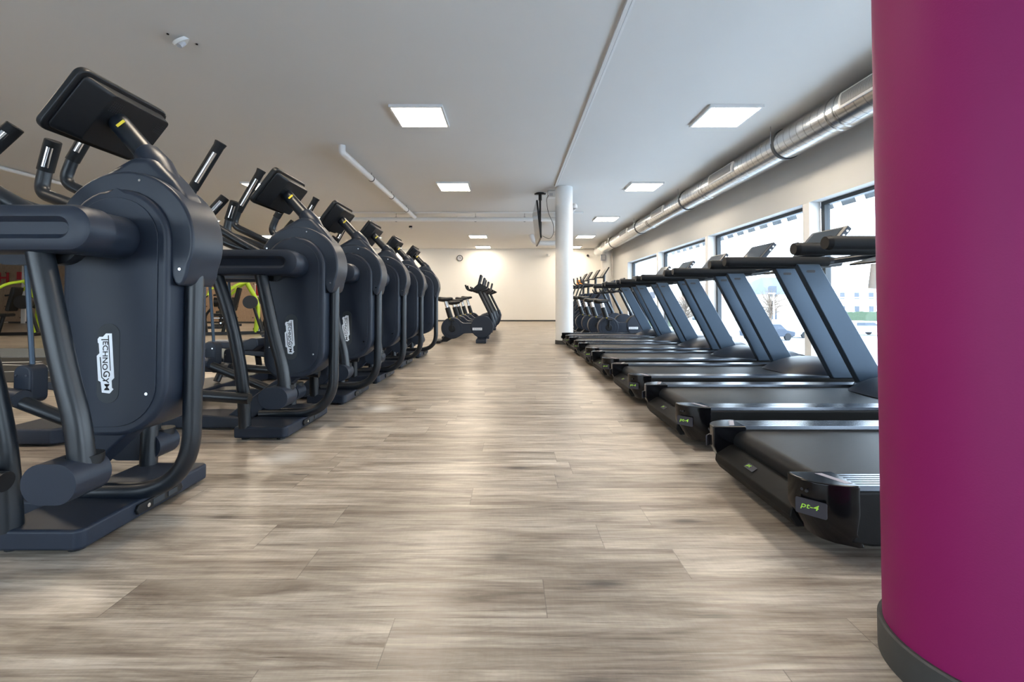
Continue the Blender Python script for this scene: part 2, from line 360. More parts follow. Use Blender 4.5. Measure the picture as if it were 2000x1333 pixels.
# window wall: lintel, far solid part, posts
HEAD = 2.22
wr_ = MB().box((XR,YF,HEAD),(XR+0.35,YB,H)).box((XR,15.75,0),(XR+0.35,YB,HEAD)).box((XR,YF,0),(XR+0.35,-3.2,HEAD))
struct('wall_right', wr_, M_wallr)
posts = [6.27, 9.45, 12.6, 3.1, -0.07]
for i, y in enumerate(sorted(posts)):
    struct('trim_%d' % (i+2), MB().box((XR,y-0.07,0),(XR+0.16,y+0.07,HEAD)), M_white, bevel=0.004)
edges = [-3.2] + sorted(posts) + [15.75]
for i in range(len(edges)-1):
    y0 = edges[i] + (0.07 if i else 0); y1 = edges[i+1] - (0.07 if i+1 < len(edges)-1 else 0)
    w = empty('window_%d' % (i+1), (XR+0.16, (y0+y1)/2, 0)); w['kind'] = 'structure'
    L = (y1-y0)/2 + (0.065 if True else 0)
    L = (y1-y0)/2 - 0.001
    f = MB()
    f.box((0,-L,0.0),(0.08,-L+0.07,HEAD)).box((0,L-0.07,0.0),(0.08,L,HEAD)).box((0,-L+0.07,HEAD-0.05),(0.08,L-0.07,HEAD)).box((0,-L+0.07,0.0),(0.08,L-0.07,0.09))
    f.box((0.01,-L+0.22,0.09),(0.07,-L+0.25,HEAD-0.05))
    f.build('window_frame', M_frame, w, bevel=0.003)
    MB().box((0.035,-L+0.07,0.09),(0.045,-L+0.22,HEAD-0.05)).box((0.035,-L+0.25,0.09),(0.045,L-0.07,HEAD-0.05)).build('glass_pane', M_glass, w)
    MB().box((-0.16,-L,0.0),(-0.002,L,0.03)).build('window_sill', M_white, w, bevel=0.004)
# columns
def column(name, x, y, r, m, label, skirt=True, top=H):
    t = empty(name, (x,y,0), label, 'column')
    MB().tube([(0,0,0.0),(0,0,top)], r, 64).build('shaft', m, t)
    if skirt:
        MB().tube([(0,0,0.001),(0,0,0.078),(0,0,0.082)], [r+0.010,r+0.010,r+0.006], 64).build('skirting', M_skirt, t)
    return t
column('column', 1.085, 1.043, 0.19, M_pink, 'magenta painted round column in the right foreground')
column('column', 1.117, 9.28, 0.178, M_white, 'slim white round column at the far end of the treadmill row')
column('column', 3.86, 18.0, 0.19, M_wall, 'cream round column in the far right corner by the windows', skirt=False)

# ceiling lights
def make_light():
    t = empty('ceiling_light', (0,0,0))
    o = 0.32; i = 0.295
    f = MB()
    f.box((-o,-o,H-0.035),(o,-i,H-0.001)).box((-o,i,H-0.035),(o,o,H-0.001)).box((-o,-i,H-0.035),(-i,i,H-0.001)).box((i,-i,H-0.035),(o,i,H-0.001))
    f.build('frame', M_lampo, t)
    MB().box((-i,-i,H-0.033),(i,i,H-0.022)).build('diffuser', M_diff, t)
    return t
L0 = None
rowsY = [5.66, 9.14, 12.7, 16.15, 19.2]
words = ['nearest', 'second nearest', 'third nearest', 'fourth nearest', 'farthest']
def put_light(x, y, label, group):
    global L0
    if L0 is None: L0 = make_light(); o = L0
    else: o = copy_tree(L0)
    o.location = (x, y, 0); tag(o, label, 'ceiling light', group)
for k, y in enumerate(rowsY):
    put_light(-1.115, y, 'square ceiling light above the aisle, %s in its row' % words[k], 'ceiling lights above the aisle')
for k, y in enumerate(rowsY):
    put_light(2.70, y, 'square ceiling light beside the steel duct, %s in its row' % words[k], 'ceiling lights beside the duct')
for k, y in enumerate(rowsY):
    put_light(-4.94, y, 'square ceiling light behind the elliptical consoles, %s in its row' % words[k], 'ceiling lights behind the ellipticals')
for k, y in enumerate(rowsY[2:]):
    put_light(-8.6, y, 'square ceiling light in the far left part of the hall, %s in its row' % ['nearest','middle','farthest'][k], 'ceiling lights in the far left of the hall')
put_light(-12.4, 19.0-1.3, 'square ceiling light farthest to the left, by the wood clad wall', 'ceiling lights in the far left of the hall')
for x in (-1.115, 2.70, -4.94):
    for y in (2.2,):
        put_light(x, y, 'square ceiling light outside the picture, overhead ' + {-1.115:'above the near aisle',2.70:'above the nearest treadmills',-4.94:'left of the nearest elliptical'}[x], 'ceiling lights overhead')
for y, wd in ((2.2,'nearest'), (5.66,'middle'), (9.14,'farthest')):  # unseen lights, added for the light they give the hall
    put_light(-12.4, y, 'square ceiling light outside the picture at far left, %s of three' % wd, 'ceiling lights overhead')

# duct
DX, DZ, DR = 3.70, 2.962, 0.196
d = empty('ventilation_duct', (DX, 0, DZ), 'long round spiral steel ventilation duct under the ceiling along the window wall', 'ventilation duct')
prof = []
MB().tube([(0,-3.9,0),(0,18.9,0)], DR, 64).build('pipe', M_duct, d)
for y in (-0.63, 2.70, 6.03, 9.37, 12.7, 16.0):
    r = MB()
    R = DR+0.012
    rings = []
    for k in range(41):
        a = -PI*0.5 + 2*PI*k/40
        c, s_ = math.cos(a), math.sin(a)
        rings.append([(c*DR, y-0.02, s_*DR), (c*DR, y+0.02, s_*DR), (c*R, y+0.02, s_*R), (c*R, y-0.02, s_*R)])
    r.faces(rings)
    o = r.build('clamp_ring', M_frame, d, sharp=50)
    MB().cyl((-R-0.004, y, 0.0),(-R-0.004, y, H-DZ-0.003), 0.006, 8).build('hanger_rod', M_alu, o)
for (y0, y1) in ((3.95,4.78),(7.1,7.95),(10.35,11.2),(13.55,14.4),(16.6,17.4)):
    def patch(a0, a1, ya, yb, r0, r1):
        q = MB(); rings = []
        for k in range(9):
            a = a0+(a1-a0)*k/8; c, s_ = math.cos(a), math.sin(a)
            rings.append([(c*r0,ya,s_*r0),(c*r0,yb,s_*r0),(c*r1,yb,s_*r1),(c*r1,ya,s_*r1)])
        return q.faces(rings)
    a0, a1 = math.radians(150), math.radians(196)
    fr = MB()
    g = patch(a0,a1,y0,y1,DR-0.005,DR+0.022).build('grille_frame', M_lampo, d, sharp=50)
    patch(a0+0.10,a1-0.10,y0+0.035,y1-0.035,DR+0.015,DR+0.0235).build('grille', M_grille, g, sharp=50)
for y in (4.9, 5.02, 8.3, 8.42, 11.6, 11.7):
    MB().tube([(0,y-0.012,0),(0,y,0),(0,y+0.012,0)], [DR+0.001,DR+0.007,DR+0.001], 48, cap=False).build('coupling', M_duct, d)

# ceiling conduit
cq = MB().box((0.905,-3.9,H-0.026),(0.940,9.1,H-0.001)).box((0.952,-3.9,H-0.010),(0.975,9.1,H-0.001))
o = cq.build('cable_conduit', M_pipe, bevel=0.003); tag(o, 'long thin white cable conduit on the ceiling leading to the white column', 'conduit')
# pipes
def pipe(name, pts, r, label, clamps=(), fil=0.08, seg=16):
    t = empty(name, pts[0], label, 'pipe'); O = Vector(pts[0])
    P = [Vector(p)-O for p in pts]
    MB().tube(fillet(P, fil) if len(P) > 2 else P, r, seg).build('tube', M_pipe, t)
    for c in clamps:
        c = Vector(c)-O
        MB().cyl(c, Vector((c.x,c.y,H-0.002-O.z)), 0.008, 8).build('hanger', M_alu, t)
        MB().tube([c+Vector((0,-0.012,0)), c+Vector((0,0.012,0))], r+0.007, 18).build('collar', M_black, t)
    return t
pipe('ceiling_pipe', [(-2.50,6.75,H-0.005),(-2.50,6.75,H-0.11),(-2.50,12.2,H-0.11)], 0.05, 'thick white pipe running along the ceiling left of the aisle lights', [(-2.50,8.2,H-0.11),(-2.50,9.6,H-0.11),(-2.50,11.0,H-0.11)], 0.10)
pipe('ceiling_pipe', [(-4.6,12.0,H-0.16),(1.6,12.0,H-0.16)], 0.06, 'white pipe crossing the ceiling behind the television', [(-0.9,12.0,H-0.16),(-3.0,12.0,H-0.16),(0.4,12.0,H-0.16)])
pipe('ceiling_pipe', [(-4.6,11.7,H-0.04),(1.9,11.7,H-0.04)], 0.02, 'thin white pipe crossing the ceiling behind the television')
pipe('ceiling_pipe', [(-8.7,5.5,H-0.05),(-8.7,13.0,H-0.05)], 0.035, 'thin white pipe on the ceiling at the far left edge')
pipe('ceiling_pipe', [(1.42,9.9,H-0.30),(1.42,9.9,H-0.25),(1.42,14.0,H-0.25)], 0.065, 'short white pipe end just right of the white column')
pipe('ceiling_pipe', [(0.75,15.8,H-0.005),(0.85,15.8,H-0.3),(2.2,15.8,H-0.3)], 0.09, 'thick white pipe near the back wall behind the white column', fil=0.15)
# ceiling sensor
t = empty('ceiling_sensor', (-2.93,4.02,H), 'small white dangling ceiling sensor above the nearest elliptical', 'sensor')
MB().cyl((0,0,-0.001),(0.01,0.01,-0.022),0.085,28,0.075).build('rosette', M_white, t)
MB().cyl((0,0,-0.02),(-0.01,-0.02,-0.065),0.035,16,0.025).build('lens', M_clockf, t)
for a in (0.6,2.4,4.2): MB().cyl((0.11*math.cos(a),0.11*math.sin(a),-0.001),(0.11*math.cos(a),0.11*math.sin(a),-0.008),0.010,10).build('screw', M_black, t)
t = empty('ceiling_sensor', (-3.05,14.0,H), 'tiny dark ceiling sensor above the far ellipticals', 'sensor')
MB().cyl((0,0,-0.001),(0,0,-0.05),0.05,16).build('housing', M_black, t); MB().cyl((0,0,-0.05),(0.04,0,-0.08),0.03,12).build('lens', M_clockf, t)

# television on ceiling mount
t = empty('television', (0.66,9.75,H), 'flat television seen edge on, hanging from a black ceiling pole beside the white column', 'television')
def q4(a,b,c,d_,th,n):
    q = MB(); n = Vector(n)*th
    P=[Vector(a),Vector(b),Vector(c),Vector(d_)]
    return q.faces([P,[p+n for p in P]])
O = Vector((0.66,9.75,H)); nx = Vector((0.994,0,0.11))
A=Vector((0.530,9.0,2.88))-O; B=Vector((0.530,10.45,2.88))-O; C=Vector((0.612,10.45,2.13))-O; D=Vector((0.612,9.0,2.13))-O
s_ = q4(A,B,C,D,0.035,nx).build('screen_housing', M_black, t, bevel=0.006)
k=0.02; ins=lambda p,c: p+(c-p)*k
cc=(A+B+C+D)/4
q4(*[ins(p,cc)-nx*0.003 for p in (A,B,C,D)],0.002,nx).build('screen', M_screen, s_)
MB().cyl((0,0,-0.001),(0,0,-0.02),0.09,24).build('ceiling_plate', M_black, t)
MB().box((-0.12,-0.05,-0.03),(0.12,0.05,-0.015)).cyl((0,0,-0.02),(0,0,-0.16),0.035,16).build('bracket', M_black, t)
MB().cyl((0,0,-0.02),(0,0,-0.86),0.022,16).build('pole', M_black, t)
MB().box((-0.06,-0.12,-0.9),(0.01,0.12,-0.55)).cyl((0.02,0,-0.62),(0.02,0,-0.95),0.012,10).build('wall_arm', M_black, t)
o = MB().tube(fillet([(0.82,9.44,H-0.12),(0.78,9.55,H-0.16),(0.80,9.5,H-0.45),(0.92,9.4,H-0.75),(0.91,9.3,H-0.95),(0.82,9.2,H-1.08),(0.66,9.05,H-1.03)],0.15),0.005,6).build('power_cable', M_black)
tag(o, 'thin black power cable looping from the junction box to the television', 'cable')
t = empty('junction_box', (0.93,9.6,H), 'small white junction box on the ceiling by the white column', 'junction box')
MB().box((-0.12,-0.09,-0.14),(0.05,0.09,-0.002)).build('housing', M_white, t, bevel=0.01); MB().box((-0.09,-0.10,-0.12),(-0.02,-0.088,-0.06)).build('socket', M_clockf, t)

# wall clock
t = empty('wall_clock', (-2.18,YB,2.78), 'round wall clock with dark rim high on the white back wall', 'clock')
MB().cyl((0,-0.001,0),(0,-0.05,0),0.135,36).build('rim', M_frame, t)
f_=MB().cyl((0,-0.045,0),(0,-0.054,0),0.108,36).build('dial', M_clockf, t)
MB().box((-0.006,-0.058,-0.01),(0.006,-0.0545,0.08)).box((-0.01,-0.058,-0.006),(0.055,-0.0545,0.006)).build('hands', M_ink, f_)
t = empty('security_camera', (1.74,YB,2.92), 'small white camera on the back wall near the ceiling beside the white column', 'camera')
MB().cyl((0,0,0),(0,-0.08,0),0.03,14).build('mount', M_white, t); MB().cyl((0,-0.05,0),(-0.1,-0.26,-0.03),0.055,18).build('housing', M_white, t)
t = empty('security_camera', (3.45,YB,2.88), 'tiny dark camera high on the back wall left of the duct end', 'camera')
MB().cyl((0,0,0),(0,-0.08,0),0.03,14).build('mount', M_white, t); MB().cyl((0,-0.06,0),(-0.03,-0.16,0.0),0.05,16).build('housing', M_black, t)
t = empty('wall_vent', (3.98,17.75,2.60), 'small grey vent box on the corner column under the duct end', 'vent')
t.location=(3.66,17.76,2.58)  # vent box below the duct end
MB().box((-0.10,-0.06,-0.12),(0.10,0.06,0.12)).build('housing', M_alu, t, bevel=0.006)
MB().box((-0.07,-0.066,-0.09),(0.07,-0.058,0.09)).build('grille', M_grille, t)
o = MB().box((2.95,YB-0.02,1.55),(3.22,YB-0.002,1.82)).build('poster', M_orange, bevel=0.003); tag(o,'orange red poster on the back wall behind the stair climbers','poster')
# red letter on the clad wall, floor mats
text_mesh('H','wall_letter',M_red,None,frame_m((-20.23,18.19,1.82),(1,0,0),(0,0,1)),w=0.42,h=0.42,extrude=0.02,bold=0.02)
o=bpy.data.objects['wall_letter']; tag(o,'dark red letter H on the wood clad wall at the left edge','sign')
o = MB().box((-19.62,18.10,1.75),(-19.47,18.199,2.05)).build('fire_sign', M_red); tag(o,'small red sign beside the pale strip on the clad wall','sign')
o = MB().box((-9.0,4.85,0.0005),(-4.5,6.9,0.010)).build('floor_mat', M_mat, bevel=0.003); tag(o,'black rubber floor mat with white brush lettering at the left','floor mat')
pr=MB(); rr=random.Random(3)
for k in range(24):
    x=-8.8+rr.random()*3.9; y=5.0+0.22*(k%8)+rr.random()*0.05; L=0.35+rr.random()*0.8; a=rr.uniform(-0.25,0.25); w=0.025+rr.random()*0.05
    M=Matrix.Translation((x,y,0.0102))@Matrix.Rotation(a,4,'Z'); x1=min(L,-4.7-x)
    pr.box((0,0,0),(max(x1,0.1),w,0.0012),M)
pr.build('lettering', M_matw, o)
o = MB().box((-12.0,7.0,0.0005),(-4.4,8.3,0.012)).build('turf_strip', M_matg, bevel=0.003); tag(o,'grey turf strip on the floor behind the black mat','floor mat')

# ================================================================== ELLIPTICAL
def make_elliptical():
    t = empty('elliptical_trainer', (0,0,0))
    # base
    MB().prism_z([(-0.27,-0.33),(0.035,-0.33),(0.055,-0.31),(0.055,0.31),(0.035,0.33),(-0.27,0.33)],0.014,0.085).build('base_plate', M_body, t, bevel=0.012, seg=3)
    for x in (-0.22,0.0):
        for y in (-0.28,0.28): MB().cyl((x,y,0),(x,y,0.02),0.025,14).build('foot', M_black, t)
    ad = MB().prism_x([(-0.10,0.030),(0.13,0.030),(0.14,0.045),(0.13,0.068),(-0.10,0.068),(-0.11,0.05)],0.05,0.066).build('level_adjuster', M_black, t, bevel=0.004)
    MB().cyl((0.066,-0.055,0.050),(0.070,-0.055,0.050),0.008,12).build('screw', M_chrome, ad)
    MB().box((0.066,-0.03,0.038),(0.0675,0.03,0.062)).box((0.066,0.05,0.040),(0.069,0.10,0.060)).build('slot', M_badge, ad)
    # front frame hoop
    MB().tube(fillet([(0.243,-0.065,0.985),(0.243,-0.065,0.112),(-0.26,-0.04,0.095)],0.30,14),0.033,24).build('front_tube', M_tube, t)
    # tower
    prof = rrect(-0.175,0.355,0.222,1.284,(0.13,0.19,0.1985,0.1985),9)
    tw = MB().prism_y(prof,-0.18,0.05).build('tower_cover', M_body, t, bevel=0.030, seg=5)
    # recessed-looking raised face panel
    for ya,yb in ((-0.1845,-0.1795),(0.0495,0.0545)):
        MB().prism_y(rrect(-0.140,0.392,0.186,1.248,(0.10,0.155,0.163,0.163),9), ya, yb).build('side_panel', M_body, tw, bevel=0.0045, seg=3)
    # shroud: circular shell wrapping the top and the front
    pts = []
    cx, cz, R = 0.035, 1.09, 0.265
    for k in range(33):
        a = math.radians(152 - k*(152+22)/32); pts.append((cx+R*math.cos(a), cz+R*math.sin(a)))
    pts += [(0.276,0.960),(0.266,0.930),(0.250,0.914),(0.230,0.925),(0.205,0.985)]
    pts += [(cx+0.15,1.0),(0.0,1.0),(-0.12,1.06)]
    sh = MB().prism_y(pts,-0.158,0.030).build('shroud', M_shell, t, bevel=0.026, seg=5)
    for (x,z) in ((0.095,1.325),(0.255,0.985),(-0.17,1.215)):
        MB().cyl((x*0.985,-0.155,z*0.995),(x*0.985,-0.1610,z*0.995),0.005,12).build('screw', M_chrome, sh)
    MB().cyl((0.155,-0.183,0.515),(0.155,-0.1885,0.515),0.006,12).build('screw', M_chrome, tw)
    MB().cyl((-0.13,-0.183,0.56),(-0.13,-0.1885,0.56),0.004,12).build('screw', M_chrome, tw)
    # collar
    wb2=MB().prism_y([(0.030,1.425),(-0.06,1.372),(-0.17,1.305),(-0.215,1.22),(0.0,1.12),(0.25,1.2),(0.243,1.262),(0.19,1.335),(0.105,1.425)],-0.125,-0.002)
    cl_=wb2.build('collar', M_shell, t, bevel=0.045, seg=6)
    MB().tube([(0.150,-0.064,1.29),(0.085,-0.060,1.398),(0.037,-0.055,1.452),(0.032,-0.054,1.456)],[0.050,0.055,0.048,0.042],28).build('collar_sleeve', M_shell, cl_)
    post = MB().tube([(0.09,-0.06,1.39),(-0.150,-0.02,1.642)],0.038,24).build('console_post', M_tube, t)
    MB().prism_z([(-0.006,-0.018),(0.006,-0.018),(0.006,0.018),(-0.006,0.018)],0,0.001).build('warning_label', M_yellow, post).matrix_local = Matrix.Translation((-0.055,-0.0755,1.570)) @ Euler((math.radians(78),math.radians(42),0)).to_matrix().to_4x4()
    # console: local plane top (-.09,1.73) bottom (-.256,1.514)
    top = Vector((-0.09,0,1.735)); bot = Vector((-0.258,0,1.512)); up = (top-bot).normalized(); n = Vector((up.z,0,-up.x))  # n points +x down (back)
    mid = (top+bot)/2
    Mc = Matrix((Vector((0,1,0)),up,n)).transposed().to_4x4(); Mc.translation = mid   # local x = y world, local y = up, local z = back
    hh = (top-bot).length/2
    c = MB(); ring = rrect(-0.215,-hh,0.215,hh,0.035,5)
    c.faces([[(x,y,-0.012) for x,y in ring],[(x,y,0.018) for x,y in ring]]); c.bm.transform(Mc)
    con = c.build('console', M_black, t, bevel=0.008, seg=3)
    b = MB()
    r0 = rrect(-0.195,-hh+0.02,0.195,hh-0.02,0.02,3); r1 = rrect(-0.110,-hh+0.030,0.180,hh-0.028,0.015,3)
    b.faces([[(x,y,0.016) for x,y in r0],[(x,y,0.024) for x,y in r0],[(x,y,0.072) for x,y in r1]]); b.bm.transform(Mc)
    back = b.build('back_housing', M_black, con, bevel=0.003)
    for xo in (-0.072,0.150):
        sp = MB()
        for i in range(6):
            for j in range(5):
                x=xo+(i-2.5)*0.0085; y=hh-0.055-j*0.010
                sp.box((x-0.0024,y-0.0024,0.0715),(x+0.0024,y+0.0024,0.0730))
        sp.bm.transform(Mc); tag(sp.build('speaker_grille', M_ink, back), kind='stuff')
    s_ = MB().box((-0.19,-hh+0.03,-0.0145),(0.19,hh-0.02,-0.0115)); s_.bm.transform(Mc); s_.build('screen', M_screen, con)
    # grips and handles
    def grip(a, b_, r, parent, sens=1, fl=1.2):
        a=Vector(a); b_=Vector(b_); dd=(b_-a).normalized()
        g = MB().tube([a, a+dd*0.003, a+dd*0.03, b_],[r*0.9,r*fl,r*1.02,r],18).build('grip', M_rubber, parent)
        side = (Vector((0.75,-1.0,0)) ).normalized(); side=(side-dd*side.dot(dd)).normalized()
        u=a+(b_-a)*0.22+side*(r*0.55); v=a+(b_-a)*0.86+side*(r*0.55)
        if sens: MB().tube([u,v],r*0.56,14).build('heart_sensor', M_chrome, g)
        return g
    # swing handles, near side forward, far side back
    def swing(y, tp, gb, b1, b2, lever, block):
        a = MB().tube(fillet([gb+(0,) if False else (gb[0],y,gb[1]),(b1[0],y,b1[1]),(b2[0],y,b2[1]),(0.02,y,1.10)],[0.07,0.10],8),0.026,16)
        h = a.build('swing_handle', M_tube, t)
        grip((tp[0],y,tp[1]),(gb[0],y,gb[1]),0.029,h)
        # lever down
        pts=[(p[0],y,p[1]) for p in lever]
        MB().tube(fillet(pts,0.12,5),0.036,18).build('swing_lever', M_tube, t)
        x0,x1,z=block
        jb = MB().prism_y(capsule(x0,x1,z,0.064),y-0.075,y+0.055).build('lever_joint', M_body, t, bevel=0.018, seg=4)
        MB().tube([(x1-0.06,y+0.02,z-0.02),(x1-0.06,y+0.02,z+0.066)],[0.05,0.05],20).build('joint_cap', M_black, jb)
        return h
    swing(-0.375,(-0.34,1.836),(-0.51,1.55),(-0.56,1.43),(-0.16,1.19),[(-0.10,1.08),(-0.045,0.84),(0.005,0.62),(0.055,0.45),(0.072,0.29)],(-0.055,0.120,0.285))
    swing(0.375,(-0.50,1.885),(-0.68,1.56),(-0.72,1.45),(-0.20,1.2),[(-0.12,1.08),(-0.18,0.8),(-0.25,0.5),(-0.26,0.18)],(-0.42,-0.16,0.165))
    # fixed handles
    for tp,gb,b1,b2,yy in (((-0.535,-0.02,1.580),(-0.635,-0.06,1.43),(-0.69,-0.08,1.35),(-0.40,-0.08,1.22),-0.06),((-0.60,0.20,1.600),(-0.655,0.22,1.465),(-0.675,0.22,1.36),(-0.45,0.17,1.285),0.10)):
        h = MB().tube(fillet([gb,b1,b2,(-0.12,yy,1.16)],[0.10,0.10],8),0.027,16).build('fixed_handle', M_tube, t)
        grip(tp,gb,0.031,h,1,1.0)
    # arm covers (side beams) with a long recessed channel
    for sy,zz,xe,dx in ((-1,1.095,-0.98,0),(1,1.115,-1.03,-0.13)):
        q=MB(); f=sy
        def loop(x0,x1,r,y): return [(x,y*f,z) for x,z in capsule(x0,x1,zz,r)]
        q.faces([loop(xe,0.16+dx,0.078,0.335),loop(xe,0.16+dx,0.078,0.405),loop(xe+0.006,0.153+dx,0.071,0.422),loop(xe+0.022,0.137+dx,0.055,0.430),loop(xe+0.046,0.091+dx,0.036,0.430),loop(xe+0.062,0.075+dx,0.020,0.414)])
        ac=q.build('arm_cover', M_body, t, sharp=40)
        MB().cyl((0.04+dx,0.04 if sy>0 else -0.17,zz),(0.04+dx,sy*0.34,zz),0.080 if sy<0 else 0.07,36).build('pivot_hub', M_shell, ac)
        MB().cyl((-0.04,sy*0.30,zz-0.03),(-0.04,sy*0.34,zz-0.03),0.082,28).build('pivot_bearing', M_black, ac)
        MB().cyl((-0.02,sy*0.30,zz-0.085),(-0.02,sy*0.33,zz-0.085),0.022,18).build('transport_mark', M_orange, ac)
    # rear frame tubes from base plate up to arm covers
    for sy in (-1,1):
        MB().tube(fillet([(-0.215,sy*0.30,0.075),(-0.222,sy*0.315,0.35),(-0.27,sy*0.35,0.72),(-0.37,sy*0.375,1.06)],0.2,6),0.036,18).build('frame_tube', M_tube, t)
    # strut, rail and rear base
    MB().prism_y([(-0.58,0.012),(-0.14,0.34),(-0.05,0.40),(0.05,0.40),(-0.36,0.012)],-0.055,0.055).build('strut', M_body, t, bevel=0.01)
    MB().prism_y([(-1.30,0.012),(-0.25,0.012),(-0.25,0.075),(-0.60,0.10),(-1.30,0.075)],-0.10,0.10).build('centre_rail', M_body, t, bevel=0.012)
    MB().prism_z([(-1.60,-0.40),(-1.56,-0.45),(-1.27,-0.45),(-1.22,-0.40),(-1.22,0.40),(-1.27,0.45),(-1.56,0.45),(-1.60,0.40)],0.010,0.105).build('rear_base', M_body, t, bevel=0.015, seg=3)
    # pedal linkage
    for sy,zb,fx,fz,pz in ((-1,0.33,-0.14,0.27,0.33),(1,0.40,-0.38,0.17,0.45)):
        y=sy*0.375
        MB().tube([(-0.90,y,1.10),(-0.855,y,zb+0.14)],0.011,8).build('link_rod', M_up, t)
        br=MB().prism_y(rrect(-0.905,zb-0.04,-0.815,zb+0.15,(0.03,0.03,0.04,0.04),5),y-0.045,y+0.045).build('link_bracket', M_body, t, bevel=0.012, seg=3)
        MB().cyl((-0.885,y-0.0455,zb+0.10),(-0.885,y-0.049,zb+0.10),0.006,10).cyl((-0.835,y-0.0455,zb+0.10),(-0.835,y-0.049,zb+0.10),0.006,10).cyl((-0.832,y-0.0455,zb+0.02),(-0.832,y-0.049,zb+0.02),0.006,10).build('screw', M_chrome, br)
        MB().tube([(-0.92,y-0.07,zb+0.01),(fx,y-0.01,fz)],0.032,18).build('pedal_link', M_tube, t)
        MB().tube([(-0.82,y-0.075,zb-0.006),(-1.02,y-0.03,zb+0.01),(-1.06,y+0.0-sy*0.10,pz-0.03)],0.040,18).build('link_sleeve', M_body, t)
        py=y-sy*0.12
        pd=MB().prism_y([(-1.46,pz+0.015),(-1.43,pz-0.015),(-1.10,pz-0.055),(-1.0,pz-0.055),(-0.95,pz-0.01),(-0.96,pz+0.06),(-1.02,pz+0.065),(-1.10,pz+0.03),(-1.42,pz+0.035)],py-0.085,py+0.085).build('pedal', M_body, t, bevel=0.012, seg=3)
        MB().box((-1.41,py-0.065,pz+0.032),(-1.13,py+0.065,pz+0.040)).build('pedal_tread', M_tread, pd)
        MB().tube([(-1.25,py,pz-0.04),(-1.30,sy*0.12,0.12)],0.03,14).build('pedal_support', M_tube, t)
    # badge
    MB().prism_y([(x,z) for x,z in rrect(-0.030,0.480,0.052,0.775,0.0405,8)],-0.1835,-0.1862).build('badge_plate', M_badge, t, bevel=0.0008)
    bp_ = bpy.data.objects[[o.name for o in t.children if o.name.startswith('badge_plate')][-1]]
    def L(x,y):   # logo drawing units -> local
        u=(x-300)/7.84*1.70/889+0.0105 + (y-690)*0.0000300; v=0.6275-(y-690)/7.84*1.70/889
        return (u,v)
    P=[(320,235),(408,235),(375,910),(330,950),(325,1060),(345,1080),(280,1145),(165,1130),(165,970),(128,950),(145,575),(190,535),(195,385),(182,375),(185,320),(215,285),(270,285)]
    lg=MB().prism_y([L(*p) for p in P],-0.1862,-0.1872).build('badge', M_silver, bp_)
    def ltxt(s,yc,xc,len_,ht,bold=0.01):
        u,v=L(xc,yc); k=1.70/889/7.84
        return text_mesh(s,'badge_lettering',M_ink,lg,frame_m((u,-0.1872,v),(0,0,-1),(1,0,0)),w=len_*k,h=ht*k,extrude=0.0004,bold=bold)
    ltxt('ECHNO',572,275,435,80,0.012); ltxt('G',850,268,90,100,0.012); ltxt('Y',950,245,85,90,0.012); ltxt('M',1048,250,95,75,0.012)
    ln=MB()
    for a,b_,c_,d_ in ((348,262,362,262),):
        ln.prism_y([L(348,262),L(362,262),L(336,800),L(324,800)],-0.1872,-0.1876)
        ln.prism_y([L(188,592),L(204,592),L(196,905),L(182,905)],-0.1872,-0.1876)
        ln.prism_y([L(240,320),L(350,320),L(350,338),L(240,338)],-0.1872,-0.1876)
        ln.prism_y([L(182,905),L(198,900),L(245,945),L(236,958)],-0.1872,-0.1876)
    ln.build('badge_lettering', M_ink, lg)
    return t
EL = make_elliptical()
els = [(-1.50,1.88),(-1.43,3.15),(-1.41,4.11),(-1.41,5.08),(-1.43,6.18),(-1.40,7.24)]
elab = ['charcoal elliptical trainer nearest the camera, cut by the left edge','second charcoal elliptical trainer in the left row, its silver badge fully in view',
 'third charcoal elliptical trainer from the camera in the left row','fourth charcoal elliptical trainer from the camera in the left row',
 'fifth charcoal elliptical trainer, last but one in the left row','farthest charcoal elliptical trainer in the left row, beside the exercise bikes']
for i,(x,y) in enumerate(els):
    o = EL if i == 0 else copy_tree(EL)
    o.location=(x,y,0); tag(o, elab[i], 'elliptical trainer', 'elliptical trainers in the left row')
for c in EL.children:
    if c.name in ('swing_lever','lever_joint'): c.location.x = 0.03

